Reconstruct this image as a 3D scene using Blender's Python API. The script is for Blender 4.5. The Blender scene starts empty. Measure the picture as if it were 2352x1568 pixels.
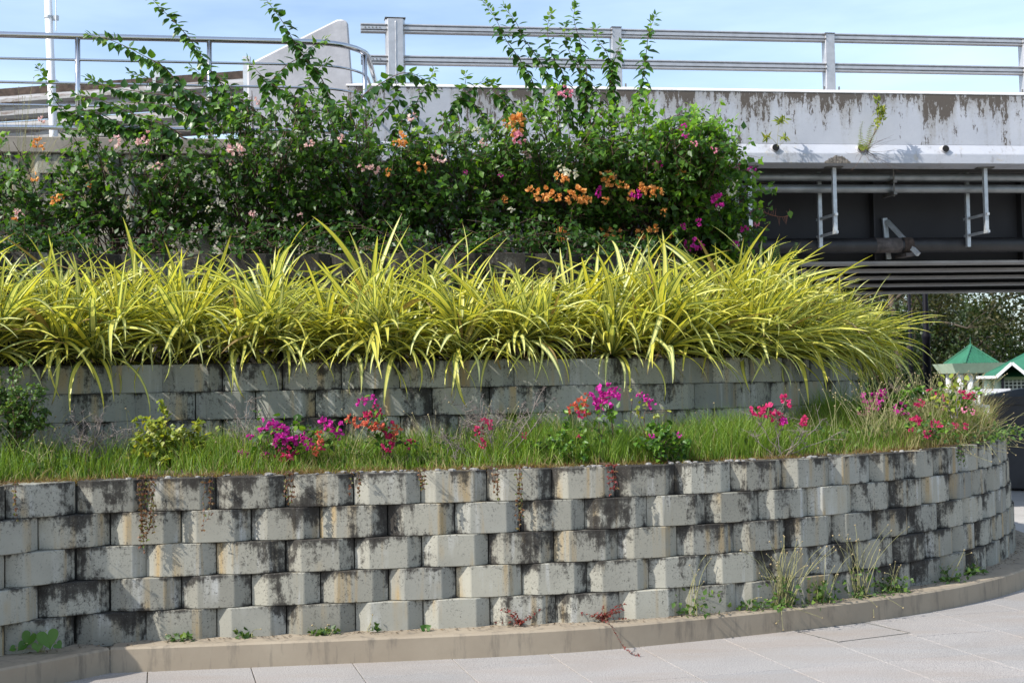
import bpy, bmesh, math, random
import numpy as np
from mathutils import Vector, Matrix, Quaternion

random.seed(7)
rng = np.random.default_rng(11)
SC = bpy.context.scene
COL = SC.collection
R = math.radians

# ------------------------------------------------------------------ camera
EYE = Vector((0, 0, 1.66))
FPX = 3000.0                      # focal length in units of a 2352-wide frame
cam_d = bpy.data.cameras.new('camera')
cam = bpy.data.objects.new('camera', cam_d)
COL.objects.link(cam)
cam.location = EYE
cam.rotation_euler = (R(91.97), R(1.0), 0)
cam_d.sensor_width = 36.0
cam_d.lens = FPX / 2352 * 36.0
cam_d.clip_start = 0.1
cam_d.clip_end = 3000
cam_d.dof.use_dof = True
cam_d.dof.focus_distance = 9.3
cam_d.dof.aperture_fstop = 6.3
SC.camera = cam
CAMM = Matrix.Rotation(R(1.0), 3, 'Y') @ Matrix.Rotation(R(91.97), 3, 'X')


def at(x, y, Y):
    """the world point seen at (x, y) of a 2352 x 1568 frame, Y metres in front"""
    d = CAMM @ Vector(((x - 1176) / FPX, (784 - y) / FPX, -1.0))
    k = Y / d.y
    return Vector((d.x * k, Y, EYE.z + d.z * k))


# ------------------------------------------------------------------ light
SUN = Vector((-0.66, -0.36, 0.68)).normalized()      # towards the sun
world = bpy.data.worlds.new('World')
SC.world = world
world.use_nodes = True
wn = world.node_tree
bg = wn.nodes['Background']
sky = wn.nodes.new('ShaderNodeTexSky')
sky.sky_type = 'NISHITA'
sky.sun_disc = False
sky.sun_elevation = math.asin(SUN.z)
sky.sun_rotation = math.atan2(SUN.x, SUN.y)
sky.altitude = 0
sky.air_density = 1.0
sky.dust_density = 1.2
sky.ozone_density = 2.0
wtc = wn.nodes.new('ShaderNodeTexCoord')
wmap = wn.nodes.new('ShaderNodeMapping')
wmap.inputs['Scale'].default_value = (1.2, 1.2, 6.0)
wnz = wn.nodes.new('ShaderNodeTexNoise')
wnz.inputs['Scale'].default_value = 2.2
wnz.inputs['Detail'].default_value = 6
wnz.inputs['Roughness'].default_value = 0.55
wrp = wn.nodes.new('ShaderNodeValToRGB')
wrp.color_ramp.elements[0].position = 0.22
wrp.color_ramp.elements[0].color = (0, 0, 0, 1)
wrp.color_ramp.elements[1].position = 0.74
wrp.color_ramp.elements[1].color = (0.40, 0.40, 0.40, 1)
wmx = wn.nodes.new('ShaderNodeMixRGB')
wmx.inputs['Color2'].default_value = (7.0, 8.3, 9.6, 1)
wn.links.new(wtc.outputs['Generated'], wmap.inputs['Vector'])
wn.links.new(wmap.outputs['Vector'], wnz.inputs['Vector'])
wn.links.new(wnz.outputs['Fac'], wrp.inputs['Fac'])
wn.links.new(wrp.outputs['Color'], wmx.inputs['Fac'])
wn.links.new(sky.outputs['Color'], wmx.inputs['Color1'])
wn.links.new(wmx.outputs['Color'], bg.inputs['Color'])
bg.inputs['Strength'].default_value = 0.15
sun_d = bpy.data.lights.new('sun', 'SUN')
sun_d.energy = 4.6
sun_d.angle = R(0.53)
sun_d.color = (1.0, 0.955, 0.88)
sun = bpy.data.objects.new('sun', sun_d)
COL.objects.link(sun)
sun.location = (-20, -8, 25)
sun.rotation_euler = (-SUN).to_track_quat('-Z', 'Y').to_euler()
SC.view_settings.view_transform = 'Standard'
SC.view_settings.look = 'None'
SC.view_settings.exposure = 0.55
SC.view_settings.gamma = 1.0
SC.cycles.max_bounces = 8
SC.cycles.diffuse_bounces = 4
SC.cycles.transparent_max_bounces = 8

# ------------------------------------------------------------------ object helpers
WLOC = {}


def link(o, name, loc, parent):
    COL.objects.link(o)
    loc = Vector(loc)
    if parent is not None:
        o.parent = parent
        o.location = loc - WLOC[parent.name]
    else:
        o.location = loc
    WLOC[o.name] = loc
    return o


def tag(o, label=None, cat=None, group=None, kind=None):
    if label: o['label'] = label
    if cat: o['category'] = cat
    if group: o['group'] = group
    if kind: o['kind'] = kind
    return o


def thing(name, loc, label, cat, group=None):
    o = bpy.data.objects.new(name, None)
    o.empty_display_size = 0.1
    link(o, name, loc, None)
    return tag(o, label, cat, group)


def inst(name, me, loc, parent, rot=None, scale=None):
    o = bpy.data.objects.new(name, me)
    link(o, name, loc, parent)
    if rot is not None:
        if isinstance(rot, (int, float)):
            o.rotation_euler = (0, 0, rot)
        else:
            o.rotation_mode = 'QUATERNION'
            o.rotation_quaternion = rot
    if scale is not None:
        o.scale = (scale,) * 3 if isinstance(scale, (int, float)) else scale
    return o


def np_mesh(name, V, F, mat, smooth=False, attrs=None, uv=None):
    """V (n,3), F (m,3) or (m,4) int arrays; attrs: dict of per-vertex floats; uv: (n,2) per vertex"""
    me = bpy.data.meshes.new(name)
    V = np.asarray(V, dtype=np.float32)
    F = np.asarray(F, dtype=np.int32)
    n, m, k = len(V), len(F), F.shape[1]
    me.vertices.add(n)
    me.vertices.foreach_set('co', V.ravel())
    me.loops.add(m * k)
    me.loops.foreach_set('vertex_index', F.ravel())
    me.polygons.add(m)
    me.polygons.foreach_set('loop_start', np.arange(0, m * k, k, dtype=np.int32))
    me.polygons.foreach_set('loop_total', np.full(m, k, dtype=np.int32))
    if smooth:
        me.polygons.foreach_set('use_smooth', np.ones(m, dtype=bool))
    if uv is not None:
        l = me.uv_layers.new(name='UVMap')
        l.data.foreach_set('uv', np.asarray(uv, dtype=np.float32)[F.ravel()].ravel())
    for an, arr in (attrs or {}).items():
        a = me.attributes.new(an, 'FLOAT', 'POINT')
        a.data.foreach_set('value', np.asarray(arr, dtype=np.float32))
    me.update(calc_edges=True)
    if mat: me.materials.append(mat)
    return me


class MB:
    """collects shapes; build() links them as one mesh object"""
    def __init__(s):
        s.v, s.f = [], []

    def add(s, vs, fs):
        b = len(s.v)
        s.v += [tuple(v) for v in vs]
        s.f += [tuple(b + i for i in f) for f in fs]
        return s

    def box(s, c, size, M=None):
        c = Vector(c)
        hx, hy, hz = (q / 2 for q in size)
        vs = [Vector((x, y, z)) for x in (-hx, hx) for y in (-hy, hy) for z in (-hz, hz)]
        if M is not None:
            vs = [M @ v for v in vs]
        return s.add([v + c for v in vs], [(0, 1, 3, 2), (4, 6, 7, 5), (0, 4, 5, 1), (2, 3, 7, 6), (0, 2, 6, 4), (1, 5, 7, 3)])

    def bar(s, a, b, w, h, up=(0, 0, 1)):
        a, b = Vector(a), Vector(b)
        t = (b - a).normalized()
        u = Vector(up)
        side = t.cross(u).normalized()
        u = side.cross(t)
        vs = []
        for p in (a, b):
            for q in ((-1, -1), (1, -1), (1, 1), (-1, 1)):
                vs.append(p + side * (q[0] * w / 2) + u * (q[1] * h / 2))
        return s.add(vs, [(3, 2, 1, 0), (4, 5, 6, 7), (0, 1, 5, 4), (1, 2, 6, 5), (2, 3, 7, 6), (3, 0, 4, 7)])

    def tube(s, pts, rad, n=8, cap=True):
        pts = [Vector(p) for p in pts]
        rads = rad if isinstance(rad, (list, tuple)) else [rad] * len(pts)
        t0 = (pts[1] - pts[0]).normalized()
        u = t0.orthogonal().normalized()
        vs, fs = [], []
        for i, p in enumerate(pts):
            t = (pts[min(i + 1, len(pts) - 1)] - pts[max(i - 1, 0)]).normalized()
            u = (u - t * u.dot(t)).normalized()
            w = t.cross(u)
            for k in range(n):
                a = 2 * math.pi * k / n
                vs.append(p + (u * math.cos(a) + w * math.sin(a)) * rads[i])
        for i in range(len(pts) - 1):
            for k in range(n):
                k2 = (k + 1) % n
                fs.append((i * n + k, i * n + k2, (i + 1) * n + k2, (i + 1) * n + k))
        if cap:
            fs.append(tuple(range(n - 1, -1, -1)))
            fs.append(tuple((len(pts) - 1) * n + k for k in range(n)))
        return s.add(vs, fs)

    def sweep(s, pts, prof, closed=True, up=(0, 0, 1), cap=True):
        """profile points (side, up) carried along pts"""
        pts = [Vector(p) for p in pts]
        n = len(prof)
        vs, fs = [], []
        for i, p in enumerate(pts):
            t = (pts[min(i + 1, len(pts) - 1)] - pts[max(i - 1, 0)]).normalized()
            side = t.cross(Vector(up)).normalized()
            u = side.cross(t)
            for (a, b) in prof:
                vs.append(p + side * a + u * b)
        for i in range(len(pts) - 1):
            for k in range(n if closed else n - 1):
                k2 = (k + 1) % n
                fs.append((i * n + k, (i + 1) * n + k, (i + 1) * n + k2, i * n + k2))
        if closed and cap:
            fs.append(tuple(range(n)))
            fs.append(tuple((len(pts) - 1) * n + k for k in range(n - 1, -1, -1)))
        return s.add(vs, fs)

    def mesh(s, name, mat, smooth=False, bevel=0.0):
        me = bpy.data.meshes.new(name)
        me.from_pydata(s.v, [], s.f)
        bm = bmesh.new()
        bm.from_mesh(me)
        bmesh.ops.recalc_face_normals(bm, faces=bm.faces)
        if bevel:
            bmesh.ops.bevel(bm, geom=[e for e in bm.edges if len(e.link_faces) == 2 and e.calc_face_angle(0) > 0.5],
                            offset=bevel, segments=1, affect='EDGES', clamp_overlap=True)
        bm.to_mesh(me)
        bm.free()
        if smooth:
            for p in me.polygons: p.use_smooth = True
        if mat: me.materials.append(mat)
        return me

    def build(s, name, mat, parent=None, loc=None, smooth=False, bevel=0.0):
        """vertices are in world space; the origin goes to loc (default: parent's place)"""
        if loc is None:
            loc = WLOC[parent.name] if parent is not None else (0, 0, 0)
        loc = Vector(loc)
        s.v = [(v[0] - loc.x, v[1] - loc.y, v[2] - loc.z) for v in s.v]
        o = bpy.data.objects.new(name, s.mesh(name, mat, smooth, bevel))
        return link(o, name, loc, parent)


def np_obj(name, V, F, mat, parent=None, loc=None, **kw):
    if loc is None:
        loc = WLOC[parent.name] if parent is not None else Vector((0, 0, 0))
    me = np_mesh(name, np.asarray(V) - np.array(loc), F, mat, **kw)
    o = bpy.data.objects.new(name, me)
    return link(o, name, loc, parent)


# ------------------------------------------------------------------ material helpers
class NT:
    def __init__(s, name):
        s.m = bpy.data.materials.new(name)
        s.m.use_nodes = True
        s.t = s.m.node_tree
        s.b = s.t.nodes['Principled BSDF']
        s.out = s.t.nodes['Material Output']

    def n(s, kind, **kw):
        nd = s.t.nodes.new('ShaderNode' + kind)
        for k, v in kw.items():
            setattr(nd, k, v)
        return nd

    def set(s, nd, **kw):
        for k, v in kw.items():
            k = k.replace('_', ' ')
            s.put(nd.inputs[k], v)
        return nd

    def put(s, sock, v):
        if isinstance(v, bpy.types.NodeSocket):
            s.t.links.new(v, sock)
        else:
            if sock.type == 'RGBA' and len(v) == 3:
                v = (*v, 1)
            sock.default_value = v

    def noise(s, vec, scale, detail=6, rough=0.6, dist=0.0):
        nd = s.n('TexNoise')
        s.put(nd.inputs['Vector'], vec)
        nd.inputs['Scale'].default_value = scale
        nd.inputs['Detail'].default_value = detail
        nd.inputs['Roughness'].default_value = rough
        nd.inputs['Distortion'].default_value = dist
        return nd.outputs['Fac']

    def ramp(s, fac, *stops):
        nd = s.n('ValToRGB')
        s.put(nd.inputs['Fac'], fac)
        e = nd.color_ramp.elements
        while len(e) < len(stops): e.new(0.5)
        for el, (p, c) in zip(e, stops):
            el.position = p
            el.color = (c, c, c, 1) if isinstance(c, (int, float)) else (*c, 1)
        return nd.outputs['Color']

    def mix(s, fac, a, b, mode='MIX'):
        nd = s.n('MixRGB', blend_type=mode)
        s.put(nd.inputs['Fac'], fac)
        s.put(nd.inputs['Color1'], a)
        s.put(nd.inputs['Color2'], b)
        return nd.outputs['Color']

    def math(s, op, a, b=0.0, clamp=False):
        nd = s.n('Math', operation=op, use_clamp=clamp)
        s.put(nd.inputs[0], a)
        s.put(nd.inputs[1], b)
        return nd.outputs[0]

    def mapping(s, vec, scale=(1, 1, 1), loc=(0, 0, 0), rot=(0, 0, 0)):
        nd = s.n('Mapping')
        s.put(nd.inputs['Vector'], vec)
        s.put(nd.inputs['Scale'], scale)
        s.put(nd.inputs['Location'], loc)
        s.put(nd.inputs['Rotation'], rot)
        return nd.outputs['Vector']

    def bump(s, h, strength=0.3, dist=0.01):
        nd = s.n('Bump')
        s.put(nd.inputs['Height'], h)
        nd.inputs['Strength'].default_value = strength
        nd.inputs['Distance'].default_value = dist
        s.t.links.new(nd.outputs['Normal'], s.b.inputs['Normal'])
        return nd

    def done(s, col=None, rough=0.7, metal=0.0, spec=None):
        if col is not None: s.put(s.b.inputs['Base Color'], col)
        s.put(s.b.inputs['Roughness'], rough)
        s.put(s.b.inputs['Metallic'], metal)
        if spec is not None: s.put(s.b.inputs['Specular IOR Level'], spec)
        return s.m

    def coord(s, which='Object'):
        return s.n('TexCoord').outputs[which]

    def worldpos(s):
        return s.n('NewGeometry').outputs['Position']

    def sep(s, vec):
        nd = s.n('SeparateXYZ')
        s.put(nd.inputs[0], vec)
        return nd.outputs


def m_plain(name, col, rough=0.6, metal=0.0, var=0.25, scale=8.0, bump=0.0):
    t = NT(name)
    p = t.worldpos()
    a = t.noise(p, scale, 6)
    c = t.mix(t.ramp(a, (0.3, 0.0), (0.7, 1.0)), tuple(q * (1 - var) for q in col), tuple(min(1, q * (1 + var)) for q in col))
    if bump: t.bump(t.noise(p, scale * 6, 4), bump, 0.004)
    return t.done(c, rough, metal)


def m_block(name, grime, base=(0.288, 0.278, 0.234)):
    """weathered cast concrete: black growth from the top edge, ochre and white runs, pits"""
    t = NT(name)
    oc = t.coord('Object')
    rnd = t.n('ObjectInfo').outputs['Random']
    off = t.n('CombineXYZ')
    t.put(off.inputs[0], t.math('MULTIPLY', rnd, 37.0))
    t.put(off.inputs[1], t.math('MULTIPLY', rnd, 91.0))
    t.put(off.inputs[2], t.math('MULTIPLY', rnd, 13.0))
    va = t.n('VectorMath', operation='ADD')
    t.put(va.inputs[0], oc); t.put(va.inputs[1], off.outputs[0])
    v = va.outputs[0]
    x, y, z = t.sep(oc)
    tone = t.noise(v, 3.0, 5)
    c = t.mix(t.ramp(tone, (0.3, 0.0), (0.75, 1.0)), tuple(q * 0.86 for q in base), tuple(q * 1.1 for q in base))
    c = t.mix(t.math('MULTIPLY', t.math('SUBTRACT', rnd, 0.5), 0.25), c, (0.25, 0.28, 0.30))
    warm = t.ramp(t.math('FRACT', t.math('MULTIPLY', rnd, 7.31)), (0.45, 0.0), (1.0, 0.55))
    c = t.mix(warm, c, (0.37, 0.35, 0.285))
    lum = t.ramp(t.math('FRACT', t.math('MULTIPLY', rnd, 23.9)), (0.0, 0.80), (0.5, 1.0), (1.0, 1.14))
    c = t.mix(1.0, c, lum, 'MULTIPLY')
    # vertical runs
    run = t.noise(t.mapping(v, (9, 9, 0.7)), 1.0, 5, 0.6)
    white = t.math('MULTIPLY', t.ramp(run, (0.56, 0.0), (0.68, 1.0)), t.ramp(t.noise(v, 4.0, 3), (0.38, 0.0), (0.6, 0.7)))
    c = t.mix(white, c, (0.50, 0.50, 0.48))
    run2 = t.noise(t.mapping(v, (12, 12, 0.5), (5, 3, 1)), 1.0, 4, 0.5)
    och = t.math('MULTIPLY', t.ramp(run2, (0.54, 0.0), (0.66, 0.85)), t.ramp(t.noise(v, 2.2, 3), (0.40, 0.0), (0.58, 1.0)))
    c = t.mix(och, c, (0.33, 0.24, 0.12))
    # black growth
    g1 = t.noise(v, 14.0, 10, 0.72, 0.3)
    g2 = t.noise(t.mapping(v, (40, 40, 16)), 1.0, 8, 0.78)
    wpos = t.worldpos()
    g3 = t.noise(t.mapping(wpos, (1, 1, 0.75)), 3.1, 5, 0.6)
    g4 = t.noise(t.mapping(wpos, (15, 15, 1.6)), 1.0, 6, 0.7)
    zt = t.ramp(t.math('MULTIPLY', z, 5.0), (0.0, 0.10), (0.12, 0.0), (0.5, 0.03), (0.86, 0.10), (1.0, 0.20))
    ax = t.math('ABSOLUTE', x)
    xe = t.ramp(t.math('MULTIPLY', ax, 4.6), (0.6, 0.0), (1.0, 0.09))
    gs = t.math('ADD', t.math('MULTIPLY', g1, 0.55), t.math('MULTIPLY', g2, 0.36))
    gs = t.math('ADD', gs, t.math('MULTIPLY', t.math('SUBTRACT', g3, 0.5), 1.0))
    gs = t.math('ADD', gs, t.math('MULTIPLY', t.math('SUBTRACT', g4, 0.5), 0.5))
    gs = t.math('ADD', gs, t.math('ADD', zt, xe))
    gs = t.math('ADD', gs, t.math('MULTIPLY', t.math('SUBTRACT', t.math('FRACT', t.math('MULTIPLY', rnd, 17.7)), 0.5), 0.13))
    gs = t.math('ADD', gs, grime)
    black = t.ramp(gs, (0.56, 0.0), (0.62, 0.42), (0.67, 0.85), (0.78, 0.96))
    c = t.mix(black, c, (0.022, 0.019, 0.017))
    spk = t.math('MULTIPLY', t.ramp(t.noise(wpos, 70.0, 5, 0.7), (0.56, 0.0), (0.62, 0.85)), t.ramp(gs, (0.38, 0.0), (0.55, 1.0)))
    c = t.mix(spk, c, (0.05, 0.045, 0.04))
    pits = t.noise(v, 90.0, 3, 0.5)
    c = t.mix(t.ramp(pits, (0.62, 0.0), (0.70, 0.5)), c, (0.16, 0.16, 0.15))
    h = t.math('ADD', t.math('MULTIPLY', t.noise(v, 60.0, 6, 0.7), 0.6), t.math('MULTIPLY', black, 0.35))
    t.bump(h, 0.35, 0.006)
    return t.done(c, 0.92, spec=0.2)


def m_leaf(name, dark, mid, young, transl=0.3, rough=0.42, by_object=False, tcol=None, spec=0.4):
    t = NT(name)
    if by_object:
        r = t.n('ObjectInfo').outputs['Random']
    else:
        a = t.n('Attribute', attribute_name='rnd')
        r = a.outputs['Fac']
    c = t.ramp(r, (0.0, dark), (0.6, mid), (1.0, young))
    t.done(c, rough, spec=spec)
    tr = t.n('BsdfTranslucent')
    tc = t.mix(1.0, c, tcol or (1.9, 1.75, 0.6), 'MULTIPLY')
    t.put(tr.inputs['Color'], tc)
    ms = t.n('MixShader')
    ms.inputs[0].default_value = transl
    t.t.links.new(t.b.outputs[0], ms.inputs[1])
    t.t.links.new(tr.outputs[0], ms.inputs[2])
    t.t.links.new(ms.outputs[0], t.out.inputs[0])
    return t.m


def m_petal(name, a, b, transl=0.35):
    return m_leaf(name, a, tuple((p + q) / 2 for p, q in zip(a, b)), b, transl, 0.6, tcol=(1.25, 1.1, 1.1), spec=0.2)


M = {}
M['block_low'] = m_block('weathered_block', 0.005)
M['block_top'] = m_block('weathered_block_top_course', 0.055)
M['block_mid'] = m_block('weathered_block_shaded', -0.02, (0.26, 0.26, 0.225))  # darker block copy with shade put into its base colour
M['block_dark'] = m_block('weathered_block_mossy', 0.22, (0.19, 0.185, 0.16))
M['dark_backing'] = m_plain('dark_concrete', (0.10, 0.10, 0.09), 0.95)
M['soil'] = m_plain('soil', (0.065, 0.05, 0.036), 0.95, var=0.5, scale=14, bump=0.6)
M['gravel'] = m_plain('gravel', (0.22, 0.21, 0.2), 0.9, var=0.5, scale=20)


def m_kerb():
    t = NT('painted_kerb')
    p = t.worldpos()
    a = t.noise(p, 2.5, 6)
    c = t.mix(t.ramp(a, (0.3, 0), (0.7, 1)), (0.25, 0.205, 0.152), (0.315, 0.265, 0.2))
    b = t.noise(t.mapping(p, (14, 14, 2.5)), 1.0, 6, 0.65)
    c = t.mix(t.ramp(b, (0.52, 0.0), (0.75, 0.8)), c, (0.10, 0.088, 0.075))
    w = t.noise(t.mapping(p, (30, 30, 3), (3, 1, 0)), 1.0, 4)
    c = t.mix(t.ramp(w, (0.74, 0.0), (0.78, 0.6)), c, (0.6, 0.58, 0.54))
    t.bump(t.noise(p, 45, 5), 0.2, 0.004)
    return t.done(c, 0.85, spec=0.25)


M['kerb'] = m_kerb()


def m_tile():
    t = NT('granite_tile')
    p = t.worldpos()
    r = t.n('ObjectInfo').outputs['Random']
    base = t.ramp(r, (0.0, (0.345, 0.33, 0.32)), (0.5, (0.38, 0.358, 0.34)), (1.0, (0.41, 0.375, 0.35)))
    s = t.noise(p, 130, 4, 0.75)
    c = t.mix(t.ramp(s, (0.42, 1.0), (0.56, 0.0)), base, (0.17, 0.165, 0.165))
    c = t.mix(t.ramp(t.noise(p, 170, 3, 0.6), (0.56, 0.0), (0.68, 0.55)), c, (0.58, 0.54, 0.51))
    st = t.noise(t.mapping(p, (0.6, 2.2, 1), rot=(0, 0, R(-12))), 1.5, 6)
    c = t.mix(t.ramp(st, (0.42, 0.0), (0.7, 0.6)), c, (0.27, 0.225, 0.19))
    dk = t.noise(p, 0.9, 4)
    c = t.mix(t.ramp(dk, (0.5, 0.0), (0.75, 0.45)), c, (0.20, 0.195, 0.19))
    t.bump(s, 0.12, 0.002)
    return t.done(c, 0.62, spec=0.35)


M['tile'] = m_tile()
M['grout'] = m_plain('grout', (0.33, 0.26, 0.175), 0.9, var=0.4, scale=6)


def m_paving_far():
    t = NT('paving_far')
    p = t.worldpos()
    br = t.n('TexBrick')
    t.put(br.inputs['Vector'], t.mapping(p, rot=(0, 0, R(-15.1))))
    br.offset = 0.0
    br.inputs['Color1'].default_value = (0.40, 0.385, 0.37, 1)
    br.inputs['Color2'].default_value = (0.44, 0.42, 0.40, 1)
    br.inputs['Mortar'].default_value = (0.22, 0.2, 0.18, 1)
    br.inputs['Scale'].default_value = 1.0
    br.inputs['Mortar Size'].default_value = 0.006
    br.inputs['Brick Width'].default_value = 0.6
    br.inputs['Row Height'].default_value = 0.6
    c = t.mix(t.ramp(t.noise(p, 0.8, 5), (0.4, 0), (0.8, 0.4)), br.outputs['Color'], (0.30, 0.29, 0.27))
    return t.done(c, 0.7)


M['paving_far'] = m_paving_far()


def m_ground():
    t = NT('park_ground')
    p = t.worldpos()
    a = t.noise(p, 0.35, 7, 0.65)
    c = t.mix(t.ramp(a, (0.35, 0), (0.65, 1)), (0.05, 0.075, 0.025), (0.11, 0.115, 0.045))
    return t.done(c, 0.95)


M['ground'] = m_ground()


def m_parapet(name, zt, zb, stain=1.0):
    """blue-grey emulsion over concrete, mould runs from the top edge, peeling at the ledge"""
    t = NT(name)
    p = t.worldpos()
    x, y, z = t.sep(p)
    a = t.noise(p, 1.6, 6)
    c = t.mix(t.ramp(a, (0.3, 0), (0.75, 1)), (0.37, 0.385, 0.43), (0.45, 0.46, 0.50))
    hz = t.math('DIVIDE', t.math('SUBTRACT', z, zb), zt - zb)          # 0 foot .. 1 top
    run = t.noise(t.mapping(p, (7, 7, 0.55)), 1.0, 7, 0.62)
    big = t.noise(t.mapping(p, (1.3, 1.3, 0.3)), 1.0, 4)
    s = t.math('ADD', t.math('ADD', t.math('MULTIPLY', run, 0.6), t.math('MULTIPLY', big, 0.95)),
               t.ramp(hz, (0.45, 0.0), (0.66, 0.06), (0.88, 0.17), (0.985, 0.26)))
    fine = t.noise(t.mapping(p, (15, 15, 4)), 1.0, 9, 0.78)
    fine2 = t.noise(p, 30, 8, 0.75)
    s = t.math('ADD', s, t.math('MULTIPLY', t.math('SUBTRACT', fine2, 0.5), 0.35))
    c = t.mix(t.ramp(s, (0.84, 0.0), (0.92, 0.25 * stain), (1.10, 0.55 * stain)), c, (0.235, 0.215, 0.185))
    s2 = t.math('ADD', s, t.math('MULTIPLY', t.math('SUBTRACT', fine, 0.5), 1.5))
    c = t.mix(t.ramp(s2, (0.98, 0.0), (1.08, 0.35 * stain), (1.28, 0.88 * stain)), c, (0.065, 0.048, 0.034))
    peel = t.noise(p, 9, 8, 0.7)
    pm = t.math('MULTIPLY', t.ramp(peel, (0.60, 0.0), (0.64, 0.8)), t.ramp(hz, (0.0, 1.0), (0.24, 0.8), (0.30, 0.0)))
    c = t.mix(pm, c, (0.40, 0.375, 0.34))
    sp = t.ramp(t.noise(p, 20, 4, 0.5), (0.70, 0.0), (0.73, 0.45))
    c = t.mix(sp, c, (0.33, 0.32, 0.30))
    t.bump(t.math('ADD', t.noise(p, 26, 6, 0.6), t.math('MULTIPLY', peel, 0.8)), 0.28, 0.008)
    return t.done(c, 0.75, spec=0.3)


M['endblock'] = m_plain('painted_end_block', (0.45, 0.44, 0.46), 0.85, var=0.14, scale=5, bump=0.5)
M['sunlit_edge'] = m_plain('sunlit_white_edge', (0.58, 0.57, 0.57), 0.8, var=0.15, scale=9, bump=0.4)  # whiter than the parapet: sun on the coping chamfer put into the colour
M['copings'] = m_plain('weathered_coping', (0.24, 0.215, 0.185), 0.9, var=0.3, scale=4, bump=0.4)
M['alu'] = m_plain('anodised_aluminium', (0.46, 0.455, 0.47), 0.42, 0.55, var=0.12, scale=12)
M['bolt'] = m_plain('dull_bolt', (0.16, 0.15, 0.14), 0.5, 0.7)
M['steel'] = m_plain('polished_stainless', (0.52, 0.52, 0.54), 0.13, 1.0, var=0.05)
M['galv'] = m_plain('galvanised', (0.47, 0.49, 0.51), 0.5, 0.55, var=0.2, scale=10)
M['pipe'] = m_plain('grey_pipe', (0.22, 0.23, 0.235), 0.42, 0.6, var=0.2, scale=6)
M['black_pipe'] = m_plain('tarred_pipe', (0.014, 0.013, 0.014), 0.5, 0.0, var=0.5, scale=6, bump=0.3)
M['old_tar'] = m_plain('worn_tar', (0.075, 0.062, 0.058), 0.7, var=0.5, scale=20, bump=0.4)
M['rust'] = m_plain('rust', (0.17, 0.075, 0.045), 0.9, 0.0, var=0.5, scale=12)
M['dark_rust'] = m_plain('dark_rust', (0.055, 0.038, 0.03), 0.95, var=0.6, scale=14, bump=0.6)
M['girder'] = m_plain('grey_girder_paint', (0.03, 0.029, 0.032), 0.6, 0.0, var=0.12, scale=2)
M['flange'] = m_plain('lit_flange', (0.30, 0.285, 0.28), 0.6, var=0.2, scale=3)  # paler than the web: light caught by the flanges put into the colour
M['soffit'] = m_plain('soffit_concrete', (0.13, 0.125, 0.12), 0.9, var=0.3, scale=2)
M['hole'] = m_plain('drain_shade', (0.008, 0.008, 0.008), 0.9)
M['white_pole'] = m_plain('white_enamel', (0.74, 0.74, 0.76), 0.4, var=0.05)
M['black_paint'] = m_plain('black_paint', (0.006, 0.006, 0.010), 0.6, var=0.3)
M['black_paint'].node_tree.nodes['Principled BSDF'].inputs['Specular IOR Level'].default_value = 0.12
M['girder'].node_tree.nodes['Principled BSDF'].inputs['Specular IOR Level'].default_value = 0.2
M['spall'] = m_plain('spalled_concrete', (0.16, 0.14, 0.12), 0.95, var=0.7, scale=30, bump=1.0)


def m_guard():
    t = NT('rusty_galvanised_beam')
    p = t.worldpos()
    a = t.noise(t.mapping(p, (2, 2, 8)), 2.0, 6, 0.65)
    c = t.mix(t.ramp(a, (0.50, 0.0), (0.66, 0.85)), (0.27, 0.27, 0.275), (0.105, 0.065, 0.05))
    return t.done(c, 0.6, 0.25)


M['guard'] = m_guard()

# ------------------------------------------------------------------ the curve of the terraces
CEN = Vector((-0.62, 13.8))
RAD, ALPHA, LLEN, RC, BETA = 5.5, R(8.0), 2.5, 0.9, R(50)


def nrm(ph):                      # outward (towards the viewer)
    return Vector((math.sin(ph), -math.cos(ph)))


def wp(d, s):
    """point and heading on the terrace curve, d metres inside the lower wall face, s metres along (0 where the straight meets the arc)"""
    r = RAD - d
    if s >= 0:
        ph = ALPHA + s / r
        p = CEN + nrm(ph) * r
        return p, ph
    u = Vector((math.cos(ALPHA), math.sin(ALPHA)))
    p0 = CEN + nrm(ALPHA) * r
    if s >= -LLEN:
        return p0 + u * s, ALPHA
    q = p0 - u * LLEN
    b = q + nrm(ALPHA) * (RC + d)
    s2 = -s - LLEN
    rr = RC + d
    if s2 <= rr * (BETA - ALPHA):
        ph = ALPHA + s2 / rr
        return b - nrm(ph) * rr, ph
    e = b - nrm(BETA) * rr
    s3 = s2 - rr * (BETA - ALPHA)
    return e - Vector((math.cos(BETA), math.sin(BETA))) * s3, BETA


def wn_(d, s):
    """the same with s measured on the lower wall face, so that equal s lie on one normal"""
    if s >= 0:
        return wp(d, s * (RAD - d) / RAD)
    if s >= -LLEN:
        return wp(d, s)
    s2 = -s - LLEN
    lim = RC * (BETA - ALPHA)
    if s2 <= lim:
        return wp(d, -LLEN - s2 * (RC + d) / RC)
    return wp(d, -LLEN - lim * (RC + d) / RC - (s2 - lim))


# ------------------------------------------------------------------ ground, paving, kerb
def sheet(name, x0, x1, y0, y1, z, mat):
    o = np_obj(name, [(x0, y0, z), (x1, y0, z), (x1, y1, z), (x0, y1, z)], [(0, 1, 2, 3)], mat)
    return tag(o, kind='structure')


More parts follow.
